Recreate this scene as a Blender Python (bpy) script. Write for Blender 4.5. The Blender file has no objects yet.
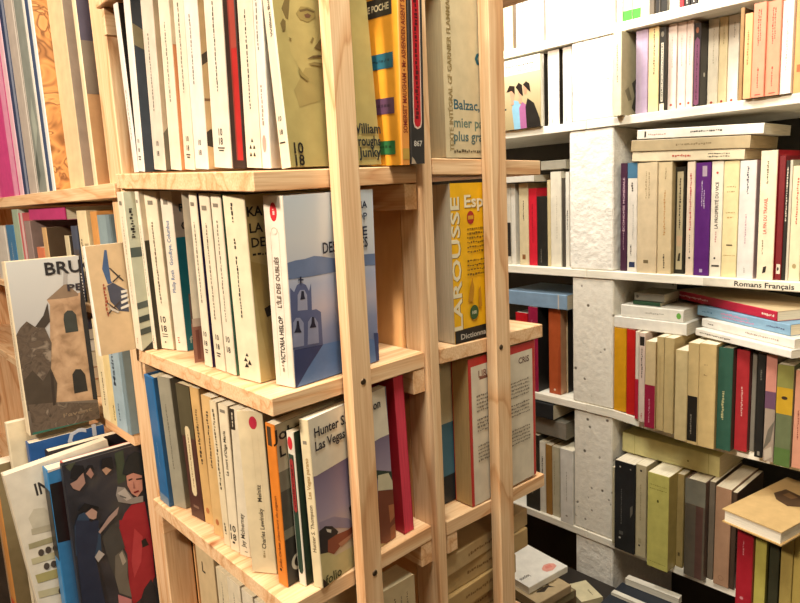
import bpy, bmesh, math, random
from mathutils import Vector, Matrix
S = bpy.context.scene
COL = S.collection
random.seed(11)

# ------------------------------------------------------------------ materials
def lin(h):
    o = []
    for i in (0, 2, 4):
        c = int(h[i:i+2], 16) / 255.0
        o.append(c / 12.92 if c <= .04045 else ((c + .055) / 1.055) ** 2.4)
    return o + [1.0]
def new_mat(name):
    m = bpy.data.materials.new(name); m.use_nodes = True
    nt = m.node_tree
    return m, nt, nt.nodes['Principled BSDF']
def link(nt, a, b): nt.links.new(a, b)
_paper = {}
def paper(hexc, rough=.42):
    k = (hexc, rough)
    if k in _paper: return _paper[k]
    m, nt, b = new_mat('paper_' + hexc)
    tc = nt.nodes.new('ShaderNodeTexCoord')
    n = nt.nodes.new('ShaderNodeTexNoise'); n.inputs['Scale'].default_value = 55; n.inputs['Detail'].default_value = 5
    link(nt, tc.outputs['Object'], n.inputs['Vector'])
    r = nt.nodes.new('ShaderNodeValToRGB'); c = [x * .84 for x in lin(hexc)]
    r.color_ramp.elements[0].position = .3; r.color_ramp.elements[1].position = .75
    r.color_ramp.elements[0].color = [x * .86 for x in c[:3]] + [1]
    r.color_ramp.elements[1].color = [min(1, x * 1.05 + .004) for x in c[:3]] + [1]
    link(nt, n.outputs['Fac'], r.inputs['Fac']); link(nt, r.outputs['Color'], b.inputs['Base Color'])
    b.inputs['Roughness'].default_value = rough
    b.inputs['Specular IOR Level'].default_value = .35
    _paper[k] = m; return m
def ramp_mat(name, stops, scale=4, detail=4, distort=.3, rough=.5, axis=None):
    m, nt, b = new_mat(name)
    tc = nt.nodes.new('ShaderNodeTexCoord'); mp = nt.nodes.new('ShaderNodeMapping')
    link(nt, tc.outputs['Object'], mp.inputs['Vector'])
    if axis: mp.inputs['Scale'].default_value = axis
    n = nt.nodes.new('ShaderNodeTexNoise'); n.inputs['Scale'].default_value = scale
    n.inputs['Detail'].default_value = detail; n.inputs['Distortion'].default_value = distort
    link(nt, mp.outputs['Vector'], n.inputs['Vector'])
    r = nt.nodes.new('ShaderNodeValToRGB')
    while len(r.color_ramp.elements) < len(stops): r.color_ramp.elements.new(.5)
    for e, (p, c) in zip(r.color_ramp.elements, stops): e.position = p; e.color = lin(c)
    link(nt, n.outputs['Fac'], r.inputs['Fac']); link(nt, r.outputs['Color'], b.inputs['Base Color'])
    b.inputs['Roughness'].default_value = rough
    return m
_pages = {}
def pages_mat(hexc):
    if hexc in _pages: return _pages[hexc]
    m, nt, b = new_mat('pages_' + hexc)
    tc = nt.nodes.new('ShaderNodeTexCoord'); mp = nt.nodes.new('ShaderNodeMapping')
    mp.inputs['Scale'].default_value = (1400, 25, 25)
    link(nt, tc.outputs['Object'], mp.inputs['Vector'])
    n = nt.nodes.new('ShaderNodeTexNoise'); n.inputs['Scale'].default_value = 1; n.inputs['Detail'].default_value = 2
    link(nt, mp.outputs['Vector'], n.inputs['Vector'])
    r = nt.nodes.new('ShaderNodeValToRGB'); c = lin(hexc)
    r.color_ramp.elements[0].position = .3; r.color_ramp.elements[1].position = .7
    r.color_ramp.elements[0].color = [x * .74 for x in c[:3]] + [1]; r.color_ramp.elements[1].color = c
    link(nt, n.outputs['Fac'], r.inputs['Fac']); link(nt, r.outputs['Color'], b.inputs['Base Color'])
    b.inputs['Roughness'].default_value = .85; b.inputs['Specular IOR Level'].default_value = .15
    _pages[hexc] = m; return m
_wood = {}
def wood(axis, seed=0):
    k = (axis, seed)
    if k in _wood: return _wood[k]
    m, nt, b = new_mat('pine_%s_%d' % (axis, seed))
    tc = nt.nodes.new('ShaderNodeTexCoord'); mp = nt.nodes.new('ShaderNodeMapping')
    mp.inputs['Location'].default_value = (seed * 3.17, seed * 1.31, seed * 2.23)
    mp.inputs['Rotation'].default_value = (.05 * (seed % 3), .04 * (seed % 2), .03)
    sc = {'x': (1.1, 9, 9), 'y': (9, 1.1, 9), 'z': (9, 9, 1.1)}[axis]
    mp.inputs['Scale'].default_value = sc
    link(nt, tc.outputs['Object'], mp.inputs['Vector'])
    n1 = nt.nodes.new('ShaderNodeTexNoise'); n1.inputs['Scale'].default_value = 1.6; n1.inputs['Detail'].default_value = 3; n1.inputs['Distortion'].default_value = .6
    link(nt, mp.outputs['Vector'], n1.inputs['Vector'])
    mul = nt.nodes.new('ShaderNodeMath'); mul.operation = 'MULTIPLY'; mul.inputs[1].default_value = 7
    link(nt, n1.outputs['Fac'], mul.inputs[0])
    fr = nt.nodes.new('ShaderNodeMath'); fr.operation = 'FRACT'; link(nt, mul.outputs[0], fr.inputs[0])
    r = nt.nodes.new('ShaderNodeValToRGB')
    e = r.color_ramp.elements
    e[0].position = 0; e[0].color = lin('e1bc91'); e[1].position = 1; e[1].color = lin('dcb68a')
    for p, c in ((.45, 'e6c69d'), (.82, 'dbb083'), (.93, 'cc9d70')):
        x = e.new(p); x.color = lin(c)
    link(nt, fr.outputs[0], r.inputs['Fac'])
    # fine fibres
    mp2 = nt.nodes.new('ShaderNodeMapping'); mp2.inputs['Scale'].default_value = [s * 22 if s > 5 else s * 6 for s in sc]
    link(nt, tc.outputs['Object'], mp2.inputs['Vector'])
    n2 = nt.nodes.new('ShaderNodeTexNoise'); n2.inputs['Scale'].default_value = 2; n2.inputs['Detail'].default_value = 2
    link(nt, mp2.outputs['Vector'], n2.inputs['Vector'])
    mx = nt.nodes.new('ShaderNodeMixRGB'); mx.blend_type = 'MULTIPLY'; mx.inputs['Fac'].default_value = .3
    link(nt, r.outputs['Color'], mx.inputs['Color1'])
    r2 = nt.nodes.new('ShaderNodeValToRGB'); r2.color_ramp.elements[0].position = .35; r2.color_ramp.elements[0].color = lin('c79e72'); r2.color_ramp.elements[1].position = .6; r2.color_ramp.elements[1].color = (1, 1, 1, 1)
    link(nt, n2.outputs['Fac'], r2.inputs['Fac']); link(nt, r2.outputs['Color'], mx.inputs['Color2'])
    # knots
    mp3 = nt.nodes.new('ShaderNodeMapping'); mp3.inputs['Scale'].default_value = [s * .9 + 2.6 for s in sc]
    mp3.inputs['Location'].default_value = (seed * 1.7, seed * .9, seed * 1.1)
    link(nt, tc.outputs['Object'], mp3.inputs['Vector'])
    v = nt.nodes.new('ShaderNodeTexVoronoi'); v.inputs['Scale'].default_value = 1.15
    link(nt, mp3.outputs['Vector'], v.inputs['Vector'])
    r3 = nt.nodes.new('ShaderNodeValToRGB'); r3.color_ramp.elements[0].position = .05; r3.color_ramp.elements[0].color = lin('a0683c'); r3.color_ramp.elements[1].position = .11; r3.color_ramp.elements[1].color = (1, 1, 1, 1)
    link(nt, v.outputs['Distance'], r3.inputs['Fac'])
    mx2 = nt.nodes.new('ShaderNodeMixRGB'); mx2.blend_type = 'MULTIPLY'; mx2.inputs['Fac'].default_value = .85
    link(nt, mx.outputs['Color'], mx2.inputs['Color1']); link(nt, r3.outputs['Color'], mx2.inputs['Color2'])
    link(nt, mx2.outputs['Color'], b.inputs['Base Color'])
    bp = nt.nodes.new('ShaderNodeBump'); bp.inputs['Strength'].default_value = .12; bp.inputs['Distance'].default_value = .002
    link(nt, n2.outputs['Fac'], bp.inputs['Height']); link(nt, bp.outputs['Normal'], b.inputs['Normal'])
    b.inputs['Roughness'].default_value = .55; b.inputs['Specular IOR Level'].default_value = .25
    _wood[k] = m; return m
def concrete(name, hexc, rough_scale, strength, pits):
    m, nt, b = new_mat(name)
    tc = nt.nodes.new('ShaderNodeTexCoord')
    n = nt.nodes.new('ShaderNodeTexNoise'); n.inputs['Scale'].default_value = rough_scale; n.inputs['Detail'].default_value = 6; n.inputs['Roughness'].default_value = .6
    link(nt, tc.outputs['Object'], n.inputs['Vector'])
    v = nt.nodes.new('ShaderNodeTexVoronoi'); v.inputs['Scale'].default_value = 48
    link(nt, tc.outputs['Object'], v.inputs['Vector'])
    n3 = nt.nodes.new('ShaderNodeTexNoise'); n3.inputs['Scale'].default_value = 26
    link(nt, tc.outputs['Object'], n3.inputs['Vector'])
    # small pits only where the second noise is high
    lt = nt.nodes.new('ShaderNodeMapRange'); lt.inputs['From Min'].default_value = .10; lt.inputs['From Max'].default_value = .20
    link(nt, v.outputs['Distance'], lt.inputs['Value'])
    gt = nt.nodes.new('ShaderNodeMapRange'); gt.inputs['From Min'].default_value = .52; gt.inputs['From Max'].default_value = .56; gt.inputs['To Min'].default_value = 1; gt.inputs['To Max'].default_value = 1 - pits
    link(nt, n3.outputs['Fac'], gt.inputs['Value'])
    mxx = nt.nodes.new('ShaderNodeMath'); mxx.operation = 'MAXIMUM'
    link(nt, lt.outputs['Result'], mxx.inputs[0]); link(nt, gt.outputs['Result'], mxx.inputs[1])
    c = lin(hexc)
    r = nt.nodes.new('ShaderNodeValToRGB'); r.color_ramp.elements[0].position = .3; r.color_ramp.elements[1].position = .7
    r.color_ramp.elements[0].color = [x * .86 for x in c[:3]] + [1]; r.color_ramp.elements[1].color = c
    link(nt, n.outputs['Fac'], r.inputs['Fac'])
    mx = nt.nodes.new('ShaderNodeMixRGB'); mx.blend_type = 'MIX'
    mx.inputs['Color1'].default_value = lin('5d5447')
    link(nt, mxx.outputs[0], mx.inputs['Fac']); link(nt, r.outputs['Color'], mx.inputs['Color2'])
    link(nt, mx.outputs['Color'], b.inputs['Base Color'])
    add = nt.nodes.new('ShaderNodeMath'); add.operation = 'MULTIPLY_ADD'; add.inputs[1].default_value = .5
    link(nt, mxx.outputs[0], add.inputs[0]); link(nt, n.outputs['Fac'], add.inputs[2])
    bp = nt.nodes.new('ShaderNodeBump'); bp.inputs['Strength'].default_value = strength; bp.inputs['Distance'].default_value = .006
    link(nt, add.outputs[0], bp.inputs['Height']); link(nt, bp.outputs['Normal'], b.inputs['Normal'])
    b.inputs['Roughness'].default_value = .8; b.inputs['Specular IOR Level'].default_value = .2
    return m
M_BLOCK_ROUGH = concrete('rough_painted_block', 'f0ece2', 45, .75, .15)
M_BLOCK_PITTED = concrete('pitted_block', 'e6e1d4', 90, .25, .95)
M_BOARD = ramp_mat('white_painted_board', [(.3, 'dcd7c6'), (.6, 'efeadc'), (.8, 'e4deca')], 14, 4, .2, .45, (1, 4, 8))
M_DARKSTEEL = new_mat('screw_steel')[0]
_b = M_DARKSTEEL.node_tree.nodes['Principled BSDF']; _b.inputs['Base Color'].default_value = lin('5a4a38'); _b.inputs['Metallic'].default_value = .8; _b.inputs['Roughness'].default_value = .45
M_PLASTER = ramp_mat('room_plaster', [(.3, 'b9aa93'), (.7, 'cbbda6')], 6, 5, .2, .9)
M_DARKWALL = ramp_mat('dark_wall_paint', [(.3, '3a3732'), (.7, '4a463f')], 8, 5, .2, .9)
M_FLOOR = ramp_mat('dark_floor_boards', [(.3, '3b3027'), (.7, '54453a')], 5, 5, .2, .6, (1, 8, 1))
M_PLY = ramp_mat('plywood', [(.25, 'bb8a56'), (.5, 'cf9f69'), (.75, 'c08f59')], 7, 4, .8, .6, (3, 3, 1))

# ------------------------------------------------------------------ mesh helpers
def add_poly(bm, pts, mi=0):
    f = bm.faces.new([bm.verts.new(p) for p in pts]); f.material_index = mi; return f
def add_box(bm, x0, x1, y0, y1, z0, z1, bev=0, mi=0):
    r = bmesh.ops.create_cube(bm, size=1.0)
    for v in r['verts']:
        v.co = Vector(((x0 + x1) / 2 + v.co.x * (x1 - x0), (y0 + y1) / 2 + v.co.y * (y1 - y0), (z0 + z1) / 2 + v.co.z * (z1 - z0)))
    es = set(); fs = set()
    for v in r['verts']:
        for e in v.link_edges: es.add(e)
        for f in v.link_faces: fs.add(f)
    for f in fs: f.material_index = mi
    if bev: bmesh.ops.bevel(bm, geom=list(es), offset=bev, segments=1, affect='EDGES')
def add_prism(bm, outline, z0, z1, mi=0):
    n = len(outline)
    lo = [bm.verts.new((p[0], p[1], z0 if not callable(z0) else z0(p))) for p in outline]
    hi = [bm.verts.new((p[0], p[1], z1 if not callable(z1) else z1(p))) for p in outline]
    fs = [bm.faces.new(lo[::-1]), bm.faces.new(hi)]
    for i in range(n):
        j = (i + 1) % n
        fs.append(bm.faces.new((lo[i], lo[j], hi[j], hi[i])))
    for f in fs: f.material_index = mi
def obj(name, bm, mats, parent=None, kind=None):
    bmesh.ops.recalc_face_normals(bm, faces=[f for f in bm.faces if not f.tag])
    me = bpy.data.meshes.new(name); bm.to_mesh(me); bm.free()
    if not isinstance(mats, (list, tuple)): mats = [mats]
    for m in mats: me.materials.append(m)
    o = bpy.data.objects.new(name, me); COL.objects.link(o)
    if parent: o.parent = parent
    if kind: o['kind'] = kind
    return o
def thing(name, label, cat, loc=(0, 0, 0), rot=(0, 0, 0), group=None):
    o = bpy.data.objects.new(name, None); COL.objects.link(o)
    o.location = loc; o.rotation_euler = rot; o.empty_display_size = .03
    tag(o, label, cat, group); return o
def tag(o, label, cat, group=None):
    o['label'] = label; o['category'] = cat
    if group: o['group'] = group
    return o
_txt = {}
def text_geo(s, bold=.012):
    if s in _txt: return _txt[s]
    cu = bpy.data.curves.new('t', 'FONT'); cu.body = s; cu.size = 1; cu.resolution_u = 2; cu.offset = .022
    o = bpy.data.objects.new('t', cu); COL.objects.link(o)
    me = o.to_mesh()
    vs = [(v.co.x, v.co.y) for v in me.vertices]; fs = [tuple(p.vertices) for p in me.polygons]
    o.to_mesh_clear(); bpy.data.objects.remove(o); bpy.data.curves.remove(cu)
    xs = [v[0] for v in vs] or [0, 1]; ys = [v[1] for v in vs] or [0, 1]
    cx, cy = (min(xs) + max(xs)) / 2, .36
    _txt[s] = ([(x - cx, y - cy) for x, y in vs], fs, max(xs) - min(xs)); return _txt[s]

class Face:
    """decorations printed on one flat face: u to the right, v up (metres)"""
    def __init__(self, bm, mats, O, U, V, N, w, h):
        self.bm, self.mats, self.O, self.U, self.V, self.N, self.w, self.h = bm, mats, Vector(O), Vector(U), Vector(V), Vector(N), w, h
        self.layer = 0
    def mi(self, c):
        m = c if not isinstance(c, str) else paper(c)
        if m not in self.mats: self.mats.append(m)
        return self.mats.index(m)
    def pt(self, u, v): return self.O + self.U * u + self.V * v + self.N * (.00012 + .00006 * self.layer)
    def face(self, pts, mi):
        f = self.bm.faces.new([self.bm.verts.new(p) for p in pts]); f.material_index = mi; f.tag = True
        f.normal_update()
        if f.normal.dot(self.N) < 0: f.normal_flip()
    def do(self, d):
        k = d[0]; w, h = self.w, self.h
        if k == 'r':
            _, u0, v0, u1, v1, c = d
            self.face([self.pt(u0*w, v0*h), self.pt(u1*w, v0*h), self.pt(u1*w, v1*h), self.pt(u0*w, v1*h)], self.mi(c))
        elif k == 'e':
            _, u, v, ru, rv, c = d
            self.face([self.pt(u*w + ru*math.cos(a*math.pi/10), v*h + rv*math.sin(a*math.pi/10)) for a in range(20)], self.mi(c))
        elif k == 'p':
            self.face([self.pt(u*w, v*h) for u, v in d[1]], self.mi(d[2]))
        elif k == 't':
            _, s, u, v, size, rot, c = d[:7]
            vs, fs, wd = text_geo(s)
            sx = size; mw = d[7] if len(d) > 7 else None
            if mw: sx = mw / max(wd, .01)
            a = math.radians(rot); ca, sa = math.cos(a), math.sin(a); mi = self.mi(c)
            P = [self.pt(u*w + x*sx*ca - y*size*sa, v*h + x*sx*sa + y*size*ca) for x, y in vs]
            V = [self.bm.verts.new(p) for p in P]
            for f in fs:
                try: q = self.bm.faces.new([V[i] for i in f])
                except ValueError: continue
                q.material_index = mi; q.tag = True; q.normal_update()
                if q.normal.dot(self.N) < 0: q.normal_flip()
        elif k == 'd':      # small print too worn to read: broken dashes running up (or along)
            _, u, v0, v1, c, wd = d[:6]; hor = len(d) > 6
            rg = random.Random(int((u + v0 * 7 + v1 * 13) * 1e4)); mi = self.mi(c)
            p = v0; L = w if hor else h
            while p < v1 - .004:
                l = rg.uniform(.0012, .0042) / L; l = min(l, v1 - p); s = wd * rg.uniform(.35, .75)
                o = rg.uniform(-.15, .15) * wd
                if hor:
                    a = [(p*w, u*h + o - s/2), ((p+l)*w, u*h + o - s/2), ((p+l)*w, u*h + o + s/2), (p*w, u*h + o + s/2)]
                else:
                    a = [(u*w + o - s/2, p*h), (u*w + o + s/2, p*h), (u*w + o + s/2, (p+l)*h), (u*w + o - s/2, (p+l)*h)]
                self.face([self.pt(*q) for q in a], mi)
                p += l + rg.uniform(.0006, .0016) / L
        self.layer += 1

def BK(name, label, group, loc, size, rot, cols, dec=(), hc=0, sl=0, cat='book'):
    """a book: spine along local -Y, pages between two covers; local x = thickness, y = depth, z = height"""
    t, d, h = size; sp, fc, bc, pg = cols
    if label[-1] == '.': label = label[:-1]
    root = thing(name, label, cat, loc, rot, group)
    c = .0022 if hc else .0005
    c = min(c, t * .2); ov = .003 if hc else .0004
    ch = min(.0012, t * .18)
    mk = lambda col: [paper(col) if isinstance(col, str) else col]
    faces = {'s': [], 'c': [], 'b': [], 'f': [], 'u': []}
    for q in dec: faces[q[0]].append(q[1:])
    # spine
    bm = bmesh.new(); mats = mk(sp)
    add_prism(bm, [(0, ch), (ch * .35, ch * .35), (ch, 0), (t - ch, sl), (t - ch * .35, ch * .35 + sl), (t, ch + sl), (t - c, ch + c + sl), (c, ch + c)], 0, h)
    su = Vector((t - 2 * ch, sl, 0)).normalized()
    F = Face(bm, mats, (0, -sl * ch / t, 0), su, (0, 0, 1), su.cross(Vector((0, 0, 1))), math.hypot(t, sl), h)
    for q in faces['s']: F.do(q)
    obj('spine', bm, mats, root)
    bm = bmesh.new(); mats = mk(fc)
    add_box(bm, t - c, t, ch + .0001 + sl, d, 0, h)
    F = Face(bm, mats, (t, ch + sl, 0), (0, 1, 0), (0, 0, 1), (1, 0, 0), d - ch - sl, h)
    for q in faces['c']: F.do(q)
    obj('front_cover', bm, mats, root)
    bm = bmesh.new(); mats = mk(bc)
    add_box(bm, 0, c, ch + .0001, d, 0, h)
    F = Face(bm, mats, (0, d, 0), (0, -1, 0), (0, 0, 1), (-1, 0, 0), d - ch, h)
    for q in faces['b']: F.do(q)
    obj('back_cover', bm, mats, root)
    bm = bmesh.new(); mats = [pages_mat(pg)]
    g = .00003
    add_prism(bm, [(c + g, ch + c + g), (t - c - g, ch + c + g + sl), (t - c - g, d - ov), (c + g, d - ov)], ov, h - ov)
    obj('pages', bm, mats, root)
    return root

# measured shelf heights and slopes (metres)
A_SH = [(1.7595, 0, 0), (1.53659, -0.04858, 0.01756), (1.33601, -0.00175, 0.02447), (1.13048, -0.00474, 0.03427), (0.925, 0, 0)]
B_SH = [(1.755, 0), (1.54765, -0.0149), (1.33965, -0.02174), (1.13323, -0.02766), (0.915, 0)]
L_SH = [(1.5425, 0.0185, 0, 0.262), (1.3755, 0.012, 0.0, 0.262), (1.2085, 0.0165, 0, 0.262), (0.9, 0.0175, 0, 0.262), (1.93, 0.0175, 0, 0.262)]
W_SH = [1.811, 1.6395, 1.3385, 1.0475, 0.7535]
CAM_POS = (0.49874, -0.28644, 1.51075)
CAM_F = 649.822
CAM_AXES = ((0.672626, 0.738425, -0.048), (-0.087668, 0.14393, 0.985697), (-0.734771, 0.658797, -0.161547))
LIGHT = {'key': ((0.0, -1.3, 2.4), 0.2, 52, (1, 0.84, 0.67)), 'fill': ((1.9, -0.5, 2.4), 0.5, 8, (1, 0.74, 0.45)), 'spot': ((-0.4, 0.62, 2.2), 0.14, 10, (1, 0.95, 0.86), (-0.36, 0.93, 1.8)), 'far': ((0.3, -0.05, 2.45), 0.4, 23, (1, 0.95, 0.82))}
EXPOSURE = 0.0
MID_GAP = (-0.4836, -0.4835)

# ------------------------------------------------------------------ the room
def room_box(name, x0, x1, y0, y1, z0, z1, m):
    bm = bmesh.new(); add_box(bm, x0, x1, y0, y1, z0, z1); return obj(name, bm, m, kind='structure')
room_box('floor', -3, 3, -3, 1.4, -.1, 0, M_FLOOR)
room_box('ceiling', -3, 3, -3, 1.4, 2.65, 2.75, M_PLASTER)
room_box('wall_back', -3, 3, 1.28, 1.4, 0, 2.65, M_DARKWALL)
room_box('wall_left', -3.1, -3, -3, 1.4, 0, 2.65, M_PLASTER)
room_box('wall_right', 3, 3.1, -3, 1.4, 0, 2.65, M_PLASTER)
room_box('wall_front', -3, 3, -3.1, -3, 0, 2.65, M_PLASTER)

# ------------------------------------------------------------------ near pine tower
T = .0175
tower = thing('bookcase', 'narrow pine bookcase tower with its corner and end post facing out', 'bookcase', (0, 0, 0))
XL, YA = -.3265, .193
def zA(i):
    z, sx, sy = A_SH[i]
    return lambda p: z + sx * p[0] + sy * p[1]
outline = [(XL - .008, 0), (0, 0), (0, YA), (XL, YA), (XL, .0075), (XL - .008, .0075)]
for i in range(len(A_SH)):
    bm = bmesh.new(); f = zA(i)
    add_prism(bm, [(XL, 0), (0, 0), (0, YA - .0005), (XL, YA - .0005)], lambda p: f(p) - T, f)
    bmesh.ops.bevel(bm, geom=bm.edges[:], offset=.0009, segments=1, affect='EDGES')
    obj('shelf', bm, wood('y', i), tower)
def post(parent, x0, x1, y0, y1, z0, z1, seed):
    bm = bmesh.new(); add_box(bm, x0, x1, y0, y1, z0, z1, .0012); return obj('post', bm, wood('z', seed), parent)
post(tower, -.372, XL - .0003, .0078, .045, 0, 1.98, 1)
post(tower, .0028, .0175, .0778, .1030, 0, 1.98, 2)
post(tower, -.030, .0097, .1934, .2062, 0, 1.98, 3)
post(tower, -.372, XL - .0003, .150, .192, 0, 1.98, 4)
bm = bmesh.new(); add_box(bm, XL + .0002, XL + .004, .046, .186, 0, 1.96); obj('side_panel', bm, M_PLY, tower)
bm = bmesh.new(); add_box(bm, XL + .005, -.0305, .1935, .199, 0, 1.96); obj('back_panel', bm, M_PLY, tower)
for i in range(len(A_SH)):
    z, sx, sy = A_SH[i]; zl = z + sx * XL - T
    bm = bmesh.new(); add_box(bm, XL + .0045, XL + .0125, .004, .125, zl - .031, zl - .0005 + min(0, sy * .125) - (0 if sy >= 0 else 0), .0007); obj('cleat', bm, wood('y', 2 + i), tower)
    zr = z + sy * .17 - T
    if i == 0: continue
    bm = bmesh.new(); add_box(bm, -.29, -.0008, .1755, .1925, zr - .027 - abs(sx) * .0, zr + min(sx * -.29, 0) - .0006, .0007); obj('cleat', bm, wood('x', 4 + i), tower)
def screw(parent, x, y, z):
    bm = bmesh.new()
    bmesh.ops.create_cone(bm, cap_ends=True, segments=16, radius1=.0034, radius2=.0028, depth=.0009, matrix=Matrix.Translation((x, y, z)) @ Matrix.Rotation(math.pi / 2, 4, 'Y'))
    add_box(bm, x + .00046, x + .0006, y - .0022, y + .0022, z - .0004, z + .0004)
    add_box(bm, x + .00046, x + .0006, y - .0004, y + .0004, z - .0022, z + .0022)
    obj('screw', bm, M_DARKSTEEL, parent)
screw(tower, .0178, .0922, 1.3337); screw(tower, .0178, .0925, 1.131)

# ------------------------------------------------------------------ rear pine unit
rear = thing('bookcase', 'rear pine bookcase standing back to back with the near tower', 'bookcase', (0, .2147, 0))
def zB(i):
    z, sy = B_SH[i]
    return lambda p: z + sy * p[1]
for i in range(len(B_SH)):
    bm = bmesh.new(); f = zB(i)
    add_prism(bm, [(-.34, 0), (.0025, 0), (.0025, .192), (-.34, .192)], lambda p: f(p) - T, f)
    bmesh.ops.bevel(bm, geom=bm.edges[:], offset=.0009, segments=1, affect='EDGES')
    obj('shelf', bm, wood('y' if i % 2 else 'x', 5 + i), rear)
    z = B_SH[i][0] - T
    if i != 3: continue
    bm = bmesh.new(); add_box(bm, -.3, .0018, .001, .018, z - .024, z - .0012, .0007); obj('cleat', bm, wood('x', 7 + i), rear)
post(rear, .0030, .0185, .0775, .1045, 0, 1.98, 5)
post(rear, -.372, -.3405, .0775, .1045, 0, 1.98, 6)
screw(rear, .0188, .0864, 1.3275)

# ------------------------------------------------------------------ next pine bay, beyond the tower's far post
bay = thing('bookcase', 'pine bookcase bay full of tall art books beside the tower post', 'bookcase', (-.374, 0, 0))
for i, (z, thick, y0, d) in enumerate(L_SH):
    bm = bmesh.new()
    if i == 0:
        add_prism(bm, [(-1.2, 0), (.0385, 0), (.0385, .0066), (.0005, .0066), (.0005, d), (-1.2, d)], z - thick, z)
    elif i == 1:
        add_box(bm, -1.2, MID_GAP[0] + .374, y0, d, z - thick, z); add_box(bm, MID_GAP[1] + .374, .0005, y0, d, z - thick, z)
    else:
        add_box(bm, -1.2, .0005, y0, d, z - thick, z)
    bmesh.ops.bevel(bm, geom=bm.edges[:], offset=.0008, segments=1, affect='EDGES')
    obj('shelf', bm, wood('x', 11 + i), bay)
bm = bmesh.new(); add_box(bm, -1.2, .0005, .262, .27, 0, 1.98); obj('back_panel', bm, M_PLY, bay)
bm = bmesh.new(); add_box(bm, -1.225, -1.2005, .0, .27, 0, 1.98); obj('side_panel', bm, wood('z', 9), bay)

# ------------------------------------------------------------------ white board and block shelving
TW = .0165
def board(i, x0, x1, z, label, front=.9):
    bm = bmesh.new()
    if i == 3 and x1 > .5:        # this board sags once it leaves the block
        prof = [(x0, z), (-.1805, z), (-.0105, z - .0153), (x1, z - .0153)]
        prof += [(x, zz - TW) for x, zz in prof[::-1]]
        a = [bm.verts.new((x, front, zz)) for x, zz in prof]; b = [bm.verts.new((x, 1.2, zz)) for x, zz in prof]
        for k in range(3):
            bm.faces.new((a[k], a[k + 1], a[6 - k], a[7 - k])); bm.faces.new((b[k + 1], b[k], b[7 - k], b[6 - k]))
        for k in range(8): bm.faces.new((a[k], b[k], b[(k + 1) % 8], a[(k + 1) % 8]))
    else: add_box(bm, x0, x1, front, 1.2, z - TW, z, .001)
    o = tag(obj('shelf_board', bm, M_BOARD), label, 'shelf', 'white shelf boards on concrete blocks'); return o
def block(x0, x1, z0, z1, label, m, y=.903):
    bm = bmesh.new(); add_box(bm, x0, x1, y, 1.19, z0, z1, .0025)
    bmesh.ops.subdivide_edges(bm, edges=[e for e in bm.edges if e.calc_length() > .05], cuts=10, use_grid_fill=True)
    rg = random.Random(int(z0 * 100))
    for v in bm.verts:
        if v.co.y < y + .004: v.co.y += rg.uniform(-.0003, .0003)
    return tag(obj('concrete_block', bm, m), label, 'block', 'concrete blocks between the white boards')
XJ = -.2395
levels = ['topmost', 'upper', 'middle', 'lower', 'lowest']
for i, z in enumerate(W_SH):
    lb = ['uppermost, under the overexposed books', 'second down, under the peach-spined books', 'third down, with the section lettering on its edge', 'fourth down, under the green and mustard books', 'fifth down, under the black and lime books', 'bottom board near the floor'][i]
    o = board(i, XJ + .0004, .75, z, 'white shelf board across the wide bay, ' + lb)
    if i == 2:
        bm = bmesh.new(); mats = [paper('e9e2cf')]
        add_box(bm, .0, .32, .8992, .8998, z - .0150, z - .0012)
        F = Face(bm, mats, (.0, .8992, z - .0150), (1, 0, 0), (0, 0, 1), (0, -1, 0), .32, .0138)
        F.do(('t', 'Romans Français', .315, .5, .0125, 0, '2e2a28', .094))
        obj('shelf_label', bm, mats, o)
    lb = ['uppermost, beside the bright block', 'second down, under the portrait cover', 'third down, under the scarlet spine', 'fourth down, under the rust spine', 'fifth down, under the pale thin books', 'bottom board near the floor'][i]
    board(i, -1.1, XJ - .0004, z, 'white shelf board behind the pine post, ' + lb)
bl = [(-.2745, -.1815), (-.2815, -.1815), (-.2755, -.1805), (-.2730, -.1805), (-.2700, -.1785)]
for i in range(len(W_SH)):
    z1 = W_SH[i] - TW - .0004
    z0 = (W_SH[i + 1] if i + 1 < len(W_SH) else 0) + .0004
    x0, x1 = bl[min(i, 4)]
    lb = ['brightly lit white block between the two top boards', 'rough white plastered block under the second board', 'smooth pitted block under the lettered board', 'pitted grey block beside the black spine', 'rough grey block at the bottom of the pillar', 'grey block standing on the floor'][i]
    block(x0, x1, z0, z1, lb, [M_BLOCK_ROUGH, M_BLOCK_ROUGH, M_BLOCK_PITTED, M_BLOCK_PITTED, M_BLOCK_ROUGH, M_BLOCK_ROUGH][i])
block(-.2745, -.1815, W_SH[0] + .0004, 2.4, 'tall white block standing on the uppermost board', M_BLOCK_ROUGH)
for x0, x1, s in ((.64, .74, 'far end of the wide bay'), (-1.09, -.99, 'far end of the narrow bay')):
    for i in range(len(W_SH)):
        z1 = W_SH[i] - TW - .0004; z0 = (W_SH[i + 1] if i + 1 < len(W_SH) else 0) + .0004
        if x0 > 0: z1 -= (.0156) * (i == 3); z0 -= .0152 * (i == 2)
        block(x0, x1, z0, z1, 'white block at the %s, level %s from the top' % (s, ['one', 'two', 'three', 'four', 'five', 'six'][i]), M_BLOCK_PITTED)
bm = bmesh.new(); add_box(bm, -1.1, .75, 1.205, 1.215, 0, 2.3)
tag(obj('backing_board', bm, M_DARKWALL), 'dark backing board behind the white shelves', 'board')

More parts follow.
